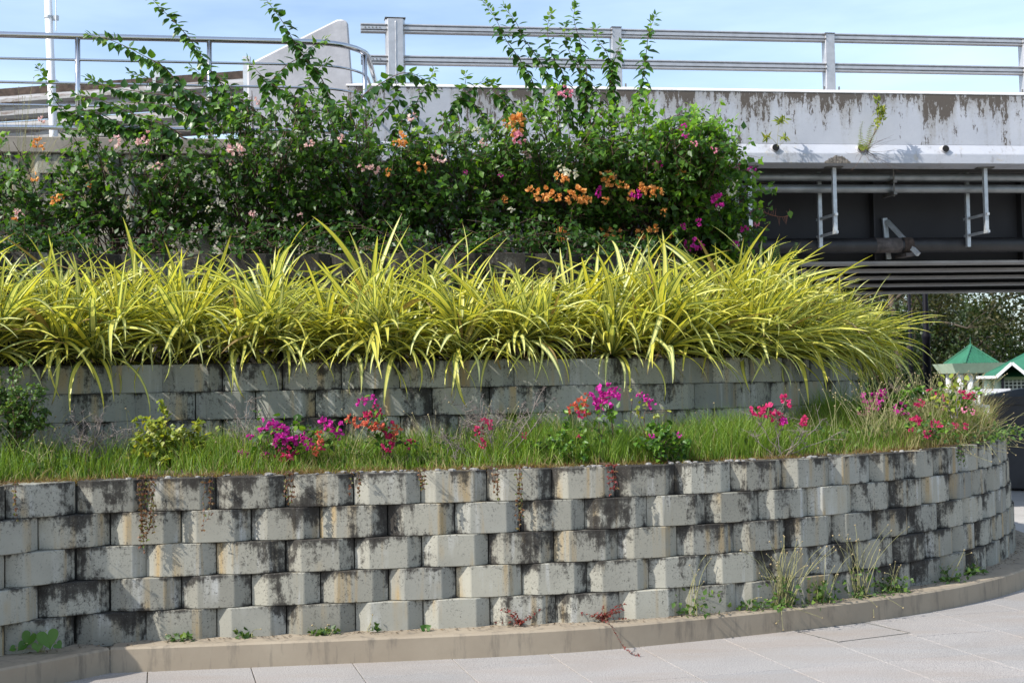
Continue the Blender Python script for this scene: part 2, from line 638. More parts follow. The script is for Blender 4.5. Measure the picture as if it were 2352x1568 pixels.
tag(np_obj('ground', [(-900, -60, -0.06), (900, -60, -0.06), (900, 26, -0.06), (-900, 26, -0.06), (900, 60, -0.7), (-900, 60, -0.7), (900, 1500, -0.7), (-900, 1500, -0.7)],
           [(0, 1, 2, 3), (3, 2, 4, 5), (5, 4, 6, 7)], M['ground']), kind='structure')
sheet('plaza', -14, 26, -6, 30, -0.026, M['paving_far'])
pavement = sheet('pavement', -5.2, 7.8, 3.0, 11.4, -0.014, M['grout'])
TU = Vector((math.cos(R(15.1)), math.sin(R(15.1))))
TV = Vector((-math.sin(R(15.1)), math.cos(R(15.1))))
tile_mb = MB().box((0, 0, -0.007), (0.594, 0.594, 0.014))
tile_me = [tile_mb.mesh('tile', M['tile'], bevel=0.002)]
O0 = Vector((0.26, 7.94))
for i in range(-10, 14):
    for j in range(-9, 7):
        c = O0 + TU * ((i + 0.5) * 0.6) + TV * ((j + 0.42) * 0.6)
        if not (-4.9 < c.x < 7.4 and 5.8 < c.y < 11.0): continue
        q = c - CEN
        if c.x > 0.1 and q.length < RAD - 0.5: continue
        if c.x <= 0.1 and c.y > 8.6 + 0.14 * c.x: continue
        if c.x < -3.2 and c.y > 7.7: continue
        inst('tile', tile_me[0], (c.x, c.y, random.uniform(-0.0012, 0.0004)), pavement, R(15.1) + random.choice((0, math.pi / 2)))

# kerb: front line as surveyed, back against the wall
kpts = [(-3.95, 5.95), (-2.86, 7.30), (-2.42, 7.84), (-2.10, 7.865), (-1.52, 7.93), (-1.04, 7.985), (-0.156, 8.10), (0.5, 8.24), (1.11, 8.46), (1.78, 8.745), (2.32, 9.0),
        (2.87, 9.33), (3.35, 9.69), (3.80, 10.12), (4.25, 10.68), (4.62, 11.3), (4.85, 12.0), (5.0, 13.0), (5.0, 14.5)]


def catmull(pts, n=8):
    out = []
    P_ = [Vector(p) for p in pts]
    for i in range(len(P_) - 1):
        a, b, c, d = P_[max(i - 1, 0)], P_[i], P_[i + 1], P_[min(i + 2, len(P_) - 1)]
        for k in range(n):
            t = k / n
            out.append(0.5 * ((2 * b) + (c - a) * t + (2 * a - 5 * b + 4 * c - d) * t * t + (3 * b - a - 3 * c + d) * t ** 3))
    out.append(P_[-1])
    return out


kerb_line = [Vector(p) for p in kpts[:2]] + catmull(kpts[2:], 8)
KH, KW = 0.147, 0.62


def kerb_piece(pts, name, parent=None):
    vs, fs = [], []
    n = len(pts)
    for i, p in enumerate(pts):
        t = (pts[min(i + 1, n - 1)] - pts[max(i - 1, 0)]).normalized()
        inn = Vector((-t.y, t.x))
        q = p + inn * KW
        r1 = p + inn * 0.012
        vs += [(p.x, p.y, -0.02), (p.x, p.y, KH - 0.012), (r1.x, r1.y, KH), (q.x, q.y, KH + 0.006), (q.x, q.y, -0.02)]
    for i in range(n - 1):
        for k in range(4):
            fs.append((i * 5 + k, (i + 1) * 5 + k, (i + 1) * 5 + k + 1, i * 5 + k + 1))
    fs += [(0, 1, 2, 3, 4), tuple((n - 1) * 5 + k for k in (4, 3, 2, 1, 0))]
    return MB().add(vs, fs)


kerb = tag(kerb_piece(kerb_line[2:], 'kerb').build('kerb', M['kerb']), kind='structure')
kl = [Vector(p) for p in kpts[:2]] + [Vector((-2.423, 7.834))]
kerb_piece(kl, 'kerb_segment').build('kerb_segment', M['kerb'], kerb)

# drain cover let into the paving
cov = MB()
cc = Vector((2.22, 8.70))
ca = R(25.5)
cu, cv = Vector((math.cos(ca), math.sin(ca))), Vector((-math.sin(ca), math.cos(ca)))
for (a, b, w, h) in ((0, -0.22, 0.60, 0.006), (0, 0.22, 0.60, 0.006), (-0.297, 0, 0.006, 0.43), (0.297, 0, 0.006, 0.43)):
    cov.box((cc.x + cu.x * a + cv.x * b, cc.y + cu.y * a + cv.y * b, 0.0008), (w, h, 0.003), Matrix.Rotation(ca, 3, 'Z'))
tag(cov.build('drain_cover_frame', M['dark_backing'], None, (cc.x, cc.y, 0)), 'thin dark rectangular frame of the tiled drain cover beside the kerb', 'drain cover')


# ------------------------------------------------------------------ block walls
def block_mesh(seed, mat, w=0.421, h=0.198, fw=0.116, dp=0.052):
    r = random.Random(seed)
    j = lambda a: r.uniform(-a, a)
    prof = [(-w / 2, dp + j(.003)), (-fw + j(.006), j(.003)), (fw + j(.006), j(.003)), (w / 2, dp + j(.003)), (w / 2 - 0.035, 0.27), (-w / 2 + 0.035, 0.27)]
    n = len(prof)
    vs = [(x + j(.001), y + j(.001), 0.0) for x, y in prof] + [(x + j(.0015), y + j(.002), h + j(.0012)) for x, y in prof]
    fs = [tuple(range(n - 1, -1, -1)), tuple(range(n, 2 * n))] + [(k, (k + 1) % n, n + (k + 1) % n, n + k) for k in range(n)]
    mb = MB().add(vs, fs)
    me = bpy.data.meshes.new('block')
    me.from_pydata(mb.v, [], mb.f)
    bm = bmesh.new(); bm.from_mesh(me)
    bm.verts.ensure_lookup_table()
    ed = [e for e in bm.edges if all(v.co.y < 0.15 for v in e.verts)]
    bmesh.ops.bevel(bm, geom=ed, offset=0.004, segments=1, affect='EDGES', clamp_overlap=True)
    bmesh.ops.recalc_face_normals(bm, faces=bm.faces)
    bm.to_mesh(me); bm.free()
    me.materials.append(mat)
    return me


def block_wall(d, ztop, rows, s0, s1, label, mats, phase, pitch=0.425, batter=0.012):
    root = thing('retaining_wall', (*wp(d, 0)[0], ztop - rows * 0.2), label, 'wall')
    vari = {}
    for mk in set(mats):
        vari[mk] = [block_mesh(hash((mk, k)) & 1023 if False else k * 7 + len(mk), M[mk]) for k in range(5)]
    for r in range(rows):
        dd = d + (rows - 1 - r) * batter
        z = ztop - (r + 1) * 0.2
        s = s0 + ((r + phase) % 2) * pitch / 2
        while s < s1:
            p, ph = wp(dd, s)
            jx = random.uniform(-0.004, 0.004)
            o = inst('block', random.choice(vari[mats[r]]), (p.x - math.sin(ph) * jx, p.y + math.cos(ph) * jx, z), root, ph + random.uniform(-0.008, 0.008))
            s += pitch if s > -LLEN - 0.1 or s < -LLEN - (RC + dd) * (BETA - ALPHA) - 0.2 else pitch * RC / (RC + 0.05)
    # added dark backing behind the face, blocks light through the gaps
    vs, fs = [], []
    n = int((s1 - s0) / 0.1)
    for i in range(n + 1):
        p, ph = wp(d + 0.16, s0 + (s1 - s0) * i / n)
        vs += [(p.x, p.y, ztop - rows * 0.2), (p.x, p.y, ztop - 0.02)]
    for i in range(n):
        fs.append((2 * i, 2 * i + 2, 2 * i + 3, 2 * i + 1))
    MB().add(vs, fs).build('dark_backing', M['dark_backing'], root)
    return root


ZT1, ZT2, ZT3 = 1.13, 1.86, 2.77
block_wall(0.0, ZT1, 5, -6.0, 9.0, 'lowest grey concrete block retaining wall, five courses, standing on the kerb', ['block_top', 'block_low', 'block_low', 'block_low', 'block_low'], 0)
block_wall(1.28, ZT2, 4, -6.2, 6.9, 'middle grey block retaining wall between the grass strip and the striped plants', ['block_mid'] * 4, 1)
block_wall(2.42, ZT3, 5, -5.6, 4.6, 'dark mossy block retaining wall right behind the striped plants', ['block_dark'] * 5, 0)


def terrace(name, d0, d1, z0, z1, s0, s1, mat):
    n, m = 120, 6
    vs, fs = [], []
    for i in range(n + 1):
        s = s0 + (s1 - s0) * i / n
        for k in range(m + 1):
            p, ph = wn_(d0 + (d1 - d0) * k / m, s)
            f = k / m
            vs.append((p.x, p.y, z0 + (z1 - z0) * f + (0.02 * math.sin(s * 3.1 + k) if 0 < k < m else 0)))
    for i in range(n):
        for k in range(m):
            fs.append((i * (m + 1) + k, i * (m + 1) + k + 1, (i + 1) * (m + 1) + k + 1, (i + 1) * (m + 1) + k))
    return tag(MB().add(vs, fs).build(name, mat), kind='structure')


terrace('terrace_bed', 0.15, 1.43, ZT1 - 0.03, ZT1 + 0.06, -5.8, 9, M['soil'])
terrace('terrace_bed', 1.43, 2.57, ZT2 - 0.03, ZT2 + 0.05, -5.4, 9, M['soil'])
terrace('terrace_bed', 2.57, 4.6, ZT3 - 0.03, ZT3 + 0.15, -5.2, 9, M['soil'])

# ------------------------------------------------------------------ bank wall with the steel hand rail
def line_pt(p, u, t): return (p[0] + u[0] * t, p[1] + u[1] * t)


BU = Vector((1, 0.16)).normalized()
B0 = Vector((-1.95, 12.87))
RR = 0.68


def bank(t, off=0.0):
    """t < 0 along the straight, t > 0 round the corner; off metres inwards"""
    inn = Vector((-BU.y, BU.x))
    if t <= 0:
        return B0 + BU * t + inn * off
    c = B0 + inn * RR
    a0 = math.atan2(BU.y, BU.x)
    a = a0 + t / RR
    amax = R(92)
    if a <= amax:
        return c + Vector((math.sin(a), -math.cos(a))) * (RR - off)
    e = c + Vector((math.sin(amax), -math.cos(amax))) * (RR - off)
    return e + Vector((math.cos(amax), math.sin(amax))) * (t - (amax - a0) * RR)


ZB = 4.13
bw = thing('bank_wall', (B0.x, B0.y, 2.9), 'grey block wall under the steel hand rail, mostly hidden by the flowering shrubs', 'wall')
bmesh_v = [block_mesh(90 + k, M['block_mid']) for k in range(4)]
for r in range(6):
    z = ZB - 0.15 - (r + 1) * 0.2
    t = -4.6 + (r % 2) * 0.21
    while t < 1.6:
        p, q = bank(t), bank(t + 0.02)
        inst('block', random.choice(bmesh_v), (p.x, p.y, z), bw, math.atan2(q.y - p.y, q.x - p.x))
        t += 0.425
ts = [-4.9 + 0.12 * i for i in range(56)]
MB().sweep([(*bank(t, 0.17), ZB - 0.72) for t in ts], [(-0.02, -0.6), (-0.02, 0.58), (0.05, 0.58), (0.05, -0.6)]).build('dark_backing', M['dark_backing'], bw)  # added dark backing, keeps light out of the bank wall gaps
MB().sweep([(*bank(t, 0.08), ZB - 0.07) for t in ts], [(-0.11, -0.085), (-0.11, 0.07), (0.11, 0.07), (0.11, -0.085)]).build('coping', M['copings'], bw, bevel=0.008)
bank_top = [(*bank(t, 0.1), ZB - 0.12) for t in ts]
vs = [v for v in bank_top] + [(v[0] - 0.3, 24, ZB - 0.12) for v in bank_top]
n = len(bank_top)
tag(MB().add(vs, [(i, i + 1, n + i + 1, n + i) for i in range(n - 1)]).build('embankment', M['soil']), kind='structure')

hr = thing('hand_rail', (B0.x, B0.y, ZB), 'polished stainless steel hand rail with five rails curving back on top of the bank wall', 'railing')
tr = [-5.0 + 0.1 * i for i in range(51)] + [0.06 * i for i in range(1, 18)] + [1.1, 1.4, 1.8, 2.4]
for k, (h, rd) in enumerate(((1.0, 0.030), (0.77, 0.0125), (0.54, 0.0125), (0.32, 0.0125), (0.105, 0.022))):
    pts = [(*bank(t, 0.07), ZB + h) for t in tr]
    if k == 0:
        q = bank(0.95, 0.07)
    MB().tube(pts, rd, 12).build('rail', M['steel'], hr, smooth=True)
for t in (-5.0, -3.62, -2.23, -0.98, 0.80, 2.3):
    q = bank(t, 0.07)
    MB().tube([(*q, ZB - 0.02), (*q, ZB + 1.0)], 0.025, 12).tube([(*q, ZB - 0.005), (*q, ZB + 0.012)], 0.05, 12).build('post', M['steel'], hr, smooth=True)

# ------------------------------------------------------------------ the bridge
BS = 0.165                         # the deck edge runs away to the right
DU = Vector((1, BS, 0)).normalized()
DN = Vector((-BS, 1, 0)).normalized()   # away from the viewer


def bp(X, off, z):
    """X along, off metres behind the parapet face"""
    b = Vector((X, 14.6 + BS * X, z + 0.0064 * X))
    return b + DN * off


ZP, ZD, ZL = 5.045, 4.17, 4.39      # parapet top, soffit, ledge
M['parapet'] = m_parapet('painted_parapet', 5.03, 4.17)
M['parapet_clean'] = m_parapet('painted_parapet_ledge', 5.6, 4.17, 0.3)
bridge = thing('road_bridge', bp(3, 0.2, 0), 'grey concrete road bridge with stained parapet and dark steel girders below', 'bridge')


def xsec(X0, X1, prof, name, mat, bev=0.006, n=2):
    pts = [bp(X0 + (X1 - X0) * i / (n - 1), 0, 0) for i in range(n)]
    return MB().sweep(pts, [(-a, b) for a, b in prof]).build(name, mat, bridge, bevel=bev)


XL, XR = -1.72, 14.0
xsec(XL, XR, [(0.0, ZL + 0.012), (0.0, ZP - 0.03), (0.30, ZP - 0.03), (0.30, ZL + 0.012)], 'parapet', M['parapet'])
xsec(XL - 0.02, XR, [(-0.006, ZP - 0.031), (-0.006, ZP - 0.022), (0.045, ZP + 0.012), (0.31, ZP + 0.012), (0.31, ZP - 0.031)], 'coping', M['sunlit_edge'], 0)
xsec(-2.9, XR, [(-0.075, ZD), (-0.075, ZD + 0.115), (-0.004, ZL + 0.013), (0.31, ZL + 0.013), (0.31, ZD)], 'edge_beam', M['parapet_clean'])
# deck slab
xsec(-2.9, XR, [(0.31, ZD + 0.01), (0.31, ZD + 0.36), (7.6, ZD + 0.42), (7.6, ZD + 0.06), (4.0, ZD + 0.09)], 'deck', M['soffit'], 0)
xsec(-2.9, XR, [(7.6, ZD), (7.6, ZP), (7.9, ZP), (7.9, ZD)], 'far_parapet', M['endblock'])
# girders
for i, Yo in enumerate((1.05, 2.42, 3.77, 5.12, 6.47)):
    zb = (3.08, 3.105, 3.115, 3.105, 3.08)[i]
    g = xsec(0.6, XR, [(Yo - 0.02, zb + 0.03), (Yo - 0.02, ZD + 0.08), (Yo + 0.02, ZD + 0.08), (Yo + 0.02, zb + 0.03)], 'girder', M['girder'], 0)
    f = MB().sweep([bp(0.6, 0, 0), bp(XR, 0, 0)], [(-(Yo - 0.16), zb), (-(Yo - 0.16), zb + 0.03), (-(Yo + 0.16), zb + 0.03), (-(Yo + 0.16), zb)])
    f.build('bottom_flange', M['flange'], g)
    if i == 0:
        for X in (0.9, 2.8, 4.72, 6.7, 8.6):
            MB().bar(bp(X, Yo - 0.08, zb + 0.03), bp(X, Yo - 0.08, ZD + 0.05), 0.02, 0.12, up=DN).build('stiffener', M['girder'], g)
# abutment hidden behind the planting
a0, a1 = bp(-3.2, 0.5, 0), bp(0.6, 0.5, 0)
ab = MB()
ab.add([a0, a1, a1 + DN * 7, a0 + DN * 7] + [Vector((v.x, v.y, ZD + 0.02)) for v in (a0, a1, a1 + DN * 7, a0 + DN * 7)],
       [(0, 1, 2, 3), (4, 5, 6, 7), (0, 1, 5, 4), (1, 2, 6, 5), (2, 3, 7, 6), (3, 0, 4, 7)])
ab.build('abutment', M['soffit'], bridge)
# drain holes through the ledge
for (x, y) in ((1781, 341), (1984, 341), (2189, 345)):
    X = (x - 1176) / FPX * 15.3
    c = bp(X, 0.0, ZL - 0.045)
    dp_ = MB().tube([c - DN * 0.088, c + DN * 0.02], 0.046, 16).build('drain_pipe', M['endblock'], bridge, smooth=False)
    MB().tube([c - DN * 0.0905, c - DN * 0.07], 0.041, 16).build('drain_hole_disc', M['hole'], dp_)  # black disc stands in for the shade inside the pipe
# broken corner of the edge beam
sp = MB()
rs = random.Random(3)
for k in range(26):
    X = 3.68 + k * 0.012
    hgt = 0.02 + 0.08 * math.sin(math.pi * min(1, k / 25)) * rs.uniform(0.6, 1.0)
    sp.box(bp(X, -0.075, ZD + hgt / 2 - 0.002), (0.014, 0.008 + rs.uniform(0, 0.01), hgt), Matrix.Rotation(math.atan(BS) + rs.uniform(-.2, .2), 3, 'Z'))
sp.build('spalled_patch', M['spall'], bridge)

# aluminium rail on the parapet
ar = thing('parapet_rail', bp(1.3, 0.15, ZP), 'two-bar grey aluminium traffic rail bolted along the bridge parapet', 'railing')
railp = [(-0.03, -0.05), (0.035, -0.05), (0.045, -0.042), (0.045, -0.034), (0.02, -0.028), (0.02, -0.024), (0.045, -0.016), (0.045, 0.014), (0.02, 0.02), (0.02, 0.026), (0.045, 0.034), (0.045, 0.042), (0.035, 0.05), (-0.03, 0.05)]
for zr in (5.70, 5.345):
    segs = ((-1.60, -1.30), (-1.14, 1.24), (1.34, 3.80), (3.90, 6.3), (6.4, 8.8), (8.9, 11.3))
    for a, b in segs:
        MB().sweep([bp(a, 0.15, zr), bp(b, 0.15, zr)], railp).build('rail', M['alu'], ar)
    for k in range(5):
        c = bp(-1.55 + 0.04 * k, 0.15, zr) - DN * 0.045
        MB().tube([c, c - DN * 0.006], 0.008, 8).build('rivet', M['bolt'], ar)


def post_section(X, w, zt, octa):
    c = bp(X, 0.15, 0)
    mb = MB()
    if octa:
        pr = [(-0.11, -0.02), (-0.085, -0.07), (0.085, -0.07), (0.11, -0.02), (0.11, 0.05), (-0.11, 0.05)]
        vs = [c + DU * a + DN * b + Vector((0, 0, z)) for z in (ZP + 0.02, zt) for a, b in pr]
        k = len(pr)
        mb.add(vs, [tuple(range(k - 1, -1, -1)), tuple(range(k, 2 * k))] + [(i, (i + 1) % k, k + (i + 1) % k, k + i) for i in range(k)])
    else:
        for (a, b, wx, wy) in ((0, -0.055, 0.115, 0.008), (0, 0.055, 0.115, 0.008), (0.051, 0, 0.008, 0.102), (-0.051, 0, 0.008, 0.102)):
            q = c + DU * a + DN * b
            mb.box((q.x, q.y, (ZP + 0.02 + zt) / 2), (wx, wy, zt - ZP - 0.02), Matrix.Rotation(math.atan(BS), 3, 'Z'))
    p = mb.build('post', M['alu'], ar, bevel=0.003)
    q = c
    MB().box((q.x, q.y, zt + 0.004), (w * 1.06, 0.135, 0.008), Matrix.Rotation(math.atan(BS), 3, 'Z')).build('post_cap', M['bolt'], p)
    MB().box((q.x, q.y, ZP + 0.016), (w * 1.9, 0.2, 0.016), Matrix.Rotation(math.atan(BS), 3, 'Z')).build('base_plate', M['alu'], p)
    for zr in (5.70, 5.345):
        for dz in (-0.025, 0.025):
            for sx in ((-1, 1) if octa else (-1,)):
                e = c + DU * (sx * (w / 2 - (0.012 if octa else 0.0))) - DN * 0.05 + Vector((0, 0, zr + dz))
                MB().tube([e, e - DN * 0.02], 0.009, 8).build('bolt', M['bolt'], p)
    for sx in (-1, 1):
        e = c + DU * (sx * w * 0.8) - DN * 0.07
        MB().tube([e + Vector((0, 0, ZP + 0.024)), e + Vector((0, 0, ZP + 0.06))], 0.010, 6).build('bolt', M['bolt'], p)
    if octa:
        wb = MB()
        pts = [c - DN * 0.072 + DU * random.uniform(-0.002, 0.002) + Vector((0, 0, ZP + 0.03 + 0.7 * k / 30)) for k in range(31)]
        wb.tube(pts, [random.uniform(0.004, 0.007) for _ in pts], 6).build('weld_bead', M['alu'], p, smooth=True)


post_section(-1.22, 0.22, 5.80, True)
post_section(1.29, 0.115, 5.765, False)
post_section(3.85, 0.115, 5.765, False)
post_section(6.35, 0.115, 5.765, False)
post_section(8.85, 0.115, 5.765, False)

# end block where the approach rail meets the bridge
eb = MB()
prof = [(-2.83, 4.05), (-2.83, 5.24), (-1.86, 5.76), (-1.79, 5.765), (-1.74, 5.73), (-1.70, 5.06), (-1.70, 4.05)]
k = len(prof)
eb.add([bp(x, 0.02, z) for x, z in prof] + [bp(x, 0.38, z) for x, z in prof],
       [tuple(range(k - 1, -1, -1)), tuple(range(k, 2 * k))] + [(i, (i + 1) % k, k + (i + 1) % k, k + i) for i in range(k)])
ebo = eb.build('parapet_end_block', M['endblock'], None, bp(-2.2, 0.2, 4.05), bevel=0.02)
tag(ebo, 'white concrete end block with sloping top between guard rail and bridge rail', 'concrete block')

# approach guard rail, two W beams
gr = thing('guard_rail', (-4.8, 15.5, 4.0), 'rust-streaked double W-beam guard rail on the road behind the hand rail', 'guard rail')
g0, g1 = Vector((-7.2, 15.95, 0)), Vector((-2.72, 14.95, 0))
wprof = [(0.0, -0.155), (0.045, -0.135), (0.075, -0.10), (0.075, -0.06), (0.0, -0.02), (0.0, 0.02), (0.075, 0.06), (0.075, 0.10), (0.045, 0.135), (0.0, 0.155)]
wfull = wprof + [(a - 0.004, b) for a, b in reversed(wprof)]
for zc in (5.12, 4.80):
    MB().sweep([g0 + Vector((0, 0, zc)), g1 + Vector((0, 0, zc))], wfull).build('beam', M['guard'], gr)
MB().sweep([g0 + Vector((0.02, 0.05, 5.325)), g1 + Vector((0.02, 0.05, 5.325))], [(0, -0.055), (0.012, -0.055), (0.012, 0.055), (0, 0.055)]).build('top_channel', M['dark_rust'], gr)
for f in (0.08, 0.38, 0.68, 0.955):
    p = g0.lerp(g1, f) + Vector((0.02, 0.09, 0))
    MB().box((p.x, p.y, 4.72), (0.10, 0.10, 1.46)).build('post', M['galv'], gr)
for f in (0.945,):
    p = g0.lerp(g1, f) + Vector((0, -0.1, 0))
    MB().bar((p.x, p.y, 4.3), (p.x - 0.02, p.y, 5.5), 0.085, 0.05, up=(0, 1, 0)).build('rail_bracket', M['galv'], gr)

# flagpole
b0, b1 = at(123, 306, 13.9), at(104, -160, 13.9)
fp = thing('flagpole', (b0.x, b0.y, ZB - 0.12), 'white flagpole standing behind the hand rail at the left', 'pole')
MB().tube([(b0.x, b0.y, ZB - 0.12), b0, b1], [0.046, 0.044, 0.038], 14).build('pole', M['white_pole'], fp, smooth=True)
c = at(112, 40, 13.9)
MB().tube([c - Vector((0, 0, 0.012)), c + Vector((0, 0, 0.012))], 0.047, 14).box(c + Vector((0.075, 0, -0.01)), (0.06, 0.03, 0.05)).build('bracket', M['galv'], fp)
MB().tube([at(127, -100, 13.88), at(129, 72, 13.88)], 0.006, 6).build('halyard', M['white_pole'], fp)

# ------------------------------------------------------------------ services hung under the deck
def service_pipe(off, z, rad, mat, label, X0=1.4, X1=13.5):
    o = MB().tube([bp(X0 + (X1 - X0) * i / 8, off, z) for i in range(9)], rad, 18).build('service_pipe', mat, None, bp(5, off, z), smooth=True)
    return tag(o, label, 'pipe')


service_pipe(0.42, 4.085, 0.052, M['pipe'], 'upper of the two grey pipes hung under the deck edge')
service_pipe(0.42, 3.945, 0.052, M['pipe'], 'lower of the two grey pipes hung under the deck edge')
bpipe = thing('water_pipe', bp(5, 0.72, 3.29), 'thick black tarred pipe hung lowest under the bridge, with rusty collar', 'pipe')
MB().tube([bp(1.4 + 1.5 * i, 0.72, 3.29) for i in range(9)], 0.092, 20).build('pipe', M['black_pipe'], bpipe, smooth=True)
MB().tube([bp(4.98, 0.72, 3.29), bp(5.10, 0.72, 3.29)], 0.097, 20).build('collar', M['dark_rust'], bpipe, smooth=True)
MB().tube([bp(4.62, 0.72, 3.29), bp(4.95, 0.72, 3.29)], 0.094, 20).build('sleeve', M['old_tar'], bpipe, smooth=True)
names = ('left, beside the shrub end', 'middle', 'right')
for k, x in enumerate((1738, 1934, 2284)):
    X = (x - 1176) / FPX * (14.75 + BS * ((x - 1176) / FPX * 15.5))
    hg = thing('hanger_frame', bp(X, 0.3, ZD), 'galvanised ladder-like pipe hanger under the bridge, %s one of three' % names[k], 'hanger', 'pipe hangers under the bridge')
    MB().bar(bp(X, 0.18, 3.37), bp(X, 0.18, ZD), 0.045, 0.045, up=DN).build('front_strut', M['galv'], hg)
    MB().bar(bp(X - 0.02, 0.58, 3.25), bp(X - 0.02, 0.58, ZD), 0.045, 0.045, up=DN).build('rear_strut', M['galv'], hg)
    for z in (3.39, 3.60):
        MB().bar(bp(X - 0.0, 0.12, z), bp(X - 0.02, 0.66, z), 0.03, 0.03).build('rung', M['galv'], hg)
    MB().box(bp(X, 0.18, ZD - 0.008), (0.2, 0.12, 0.012)).build('top_plate', M['bolt'], hg)
for k, x in enumerate((1747, 2096)):
    X = (x - 1176) / FPX * 15.35
    rh = thing('pipe_clamp', bp(X, 0.32, ZD), 'threaded rod clamp carrying the two grey pipes, %s' % ('near the shrub end' if k == 0 else 'in the middle of the opening'), 'clamp', 'pipe clamps')
    MB().tube([bp(X, 0.33, 3.84), bp(X, 0.33, ZD + 0.01)], 0.011, 6).build('rod', M['bolt'], rh)
    for z in (4.02, 3.875):
        MB().box(bp(X, 0.45, z), (0.045, 0.32, 0.035), Matrix.Rotation(math.atan(BS), 3, 'Z')).build('shelf', M['bolt'], rh)
br = thing('pipe_bracket', bp(5.05, 0.9, 3.3), 'rusty triangular steel bracket holding the black pipe', 'bracket')
MB().bar(bp(4.90, 0.95, 3.62), bp(5.12, 0.58, 3.16), 0.05, 0.05).build('brace', M['galv'], br)
MB().bar(bp(4.88, 0.98, 3.66), bp(4.92, 0.98, 3.14), 0.06, 0.04, up=DN).build('back_plate', M['galv'], br)
MB().box(bp(5.03, 0.76, 3.165), (0.11, 0.3, 0.04), Matrix.Rotation(math.atan(BS), 3, 'Z')).build('seat', M['old_tar'], br)

# ------------------------------------------------------------------ park beyond the bridge
M['roof_green'] = m_plain('green_sheet_roof', (0.028, 0.14, 0.08), 0.5, var=0.2, scale=1.5)
M['pale_green'] = m_plain('pale_green_render', (0.42, 0.50, 0.40), 0.85, var=0.15, scale=2)
M['white_wall'] = m_plain('white_render', (0.62, 0.62, 0.64), 0.8, var=0.1, scale=2)
M['dark_box'] = m_plain('dark_panel', (0.022, 0.022, 0.026), 0.55, var=0.3, scale=3)
M['red_stain'] = m_plain('red_oxide', (0.12, 0.03, 0.02), 0.8)

# pavilion with pyramid roof
c = at(2233, 857, 75)
pvx, pvy = c.x, c.y
pav = thing('pavilion', (pvx, pvy, -0.7), 'small open pavilion with green pyramid roof on pale slab and white columns', 'pavilion')
zb = 1.96
mb = MB()
mb.add([(pvx + sx * w, pvy + sy * w, z) for z, w in ((zb, 1.42), (zb + 0.56, 1.72)) for sx, sy in ((-1, -1), (1, -1), (1, 1), (-1, 1))],
       [(3, 2, 1, 0), (4, 5, 6, 7), (0, 1, 5, 4), (1, 2, 6, 5), (2, 3, 7, 6), (3, 0, 4, 7)])
mb.build('slab', M['pale_green'], pav)
roof = MB()
w = 1.08
ang = R(12)
cr = [(pvx - 0.05 + (sx * math.cos(ang) - sy * math.sin(ang)) * w, pvy + (sx * math.sin(ang) + sy * math.cos(ang)) * w, zb + 0.565) for sx, sy in ((-1, -1), (1, -1), (1, 1), (-1, 1))]
apex = (pvx - 0.05, pvy, zb + 1.62)
roof.add(cr + [apex], [(0, 1, 4), (1, 2, 4), (2, 3, 4), (3, 0, 4), (3, 2, 1, 0)])
ro = roof.build('roof', M['roof_green'], pav)
for q in cr:
    MB().bar(Vector(q) + Vector((0, 0, 0.02)), Vector(apex) + Vector((0, 0, 0.02)), 0.16, 0.06).build('hip_cap', M['roof_green'], ro)
a_, b_ = Vector(cr[0]), Vector(cr[1])
for k in range(1, 12):
    q = a_.lerp(b_, k / 12)
    f = 1 - abs(k / 6 - 1)
    top = q.lerp(Vector(apex), f * 0.97)
    # ribs run straight up the slope
    up_ = (Vector(apex) - (a_ + b_) / 2)
    MB().bar(q + Vector((0, -0.02, 0.02)), q + up_ * f * 0.96 + Vector((0, -0.02, 0.02)), 0.03, 0.03).build('roof_rib', M['roof_green'], ro)
MB().tube([apex, (apex[0], apex[1], apex[2] + 0.45)], [0.03, 0.008], 6).build('finial', M['roof_green'], ro)
for dx, dy in ((-1.02, -1.0), (-0.48, -1.0), (0.55, -1.0), (1.08, -1.0), (-1.02, 1.0), (-0.48, 1.0), (0.55, 1.0), (1.08, 1.0)):
    MB().tube([(pvx + dx, pvy + dy, -0.7), (pvx + dx, pvy + dy, zb)], 0.165, 14).build('column', M['white_wall'], pav, smooth=True)

# kiosk with gabled porch, turned a little towards the plaza
KR = Matrix.Rotation(R(-20), 3, 'Z')


class KB(MB):
    """shapes given around a base point, turned by KR"""
    def place(s, base):
        s.v = [tuple(KR @ Vector(v) + Vector(base)) for v in s.v]
        return s


c = at(2330, 866, 58)
kb = (c.x, c.y, 0)
ez = 1.70
kio = thing('kiosk', (c.x, c.y, -0.7), 'pale green kiosk with green hipped roof, gabled porch and lattice window', 'kiosk')
ro = KB().add([(-1.55, 0, ez), (3.6, 0, ez), (3.6, 5, ez), (-1.55, 5, ez), (1.0, 2.4, ez + 1.35), (1.4, 2.6, ez + 1.35)],
              [(0, 1, 5, 4), (1, 2, 5), (2, 3, 4, 5), (3, 0, 4), (3, 2, 1, 0)]).place(kb).build('roof', M['roof_green'], kio)
KB().bar((-1.6, -0.04, ez), (-0.45, -0.04, ez), 0.06, 0.12).place(kb).build('fascia', M['white_wall'], ro)
KB().add([(-0.75, -0.9, ez), (0.55, -0.9, ez), (-0.1, -0.9, ez + 0.62), (-0.75, 1.5, ez), (0.55, 1.5, ez), (-0.1, 1.5, ez + 0.62)],
         [(0, 2, 5, 3), (2, 1, 4, 5)]).place(kb).build('porch_roof', M['roof_green'], ro)
KB().bar((-0.8, -0.93, ez - 0.03), (-0.1, -0.93, ez + 0.6), 0.05, 0.13).place(kb).build('bargeboard', M['white_wall'], ro)
KB().bar((-0.1, -0.93, ez + 0.6), (0.6, -0.93, ez - 0.03), 0.05, 0.13).place(kb).build('bargeboard', M['white_wall'], ro)
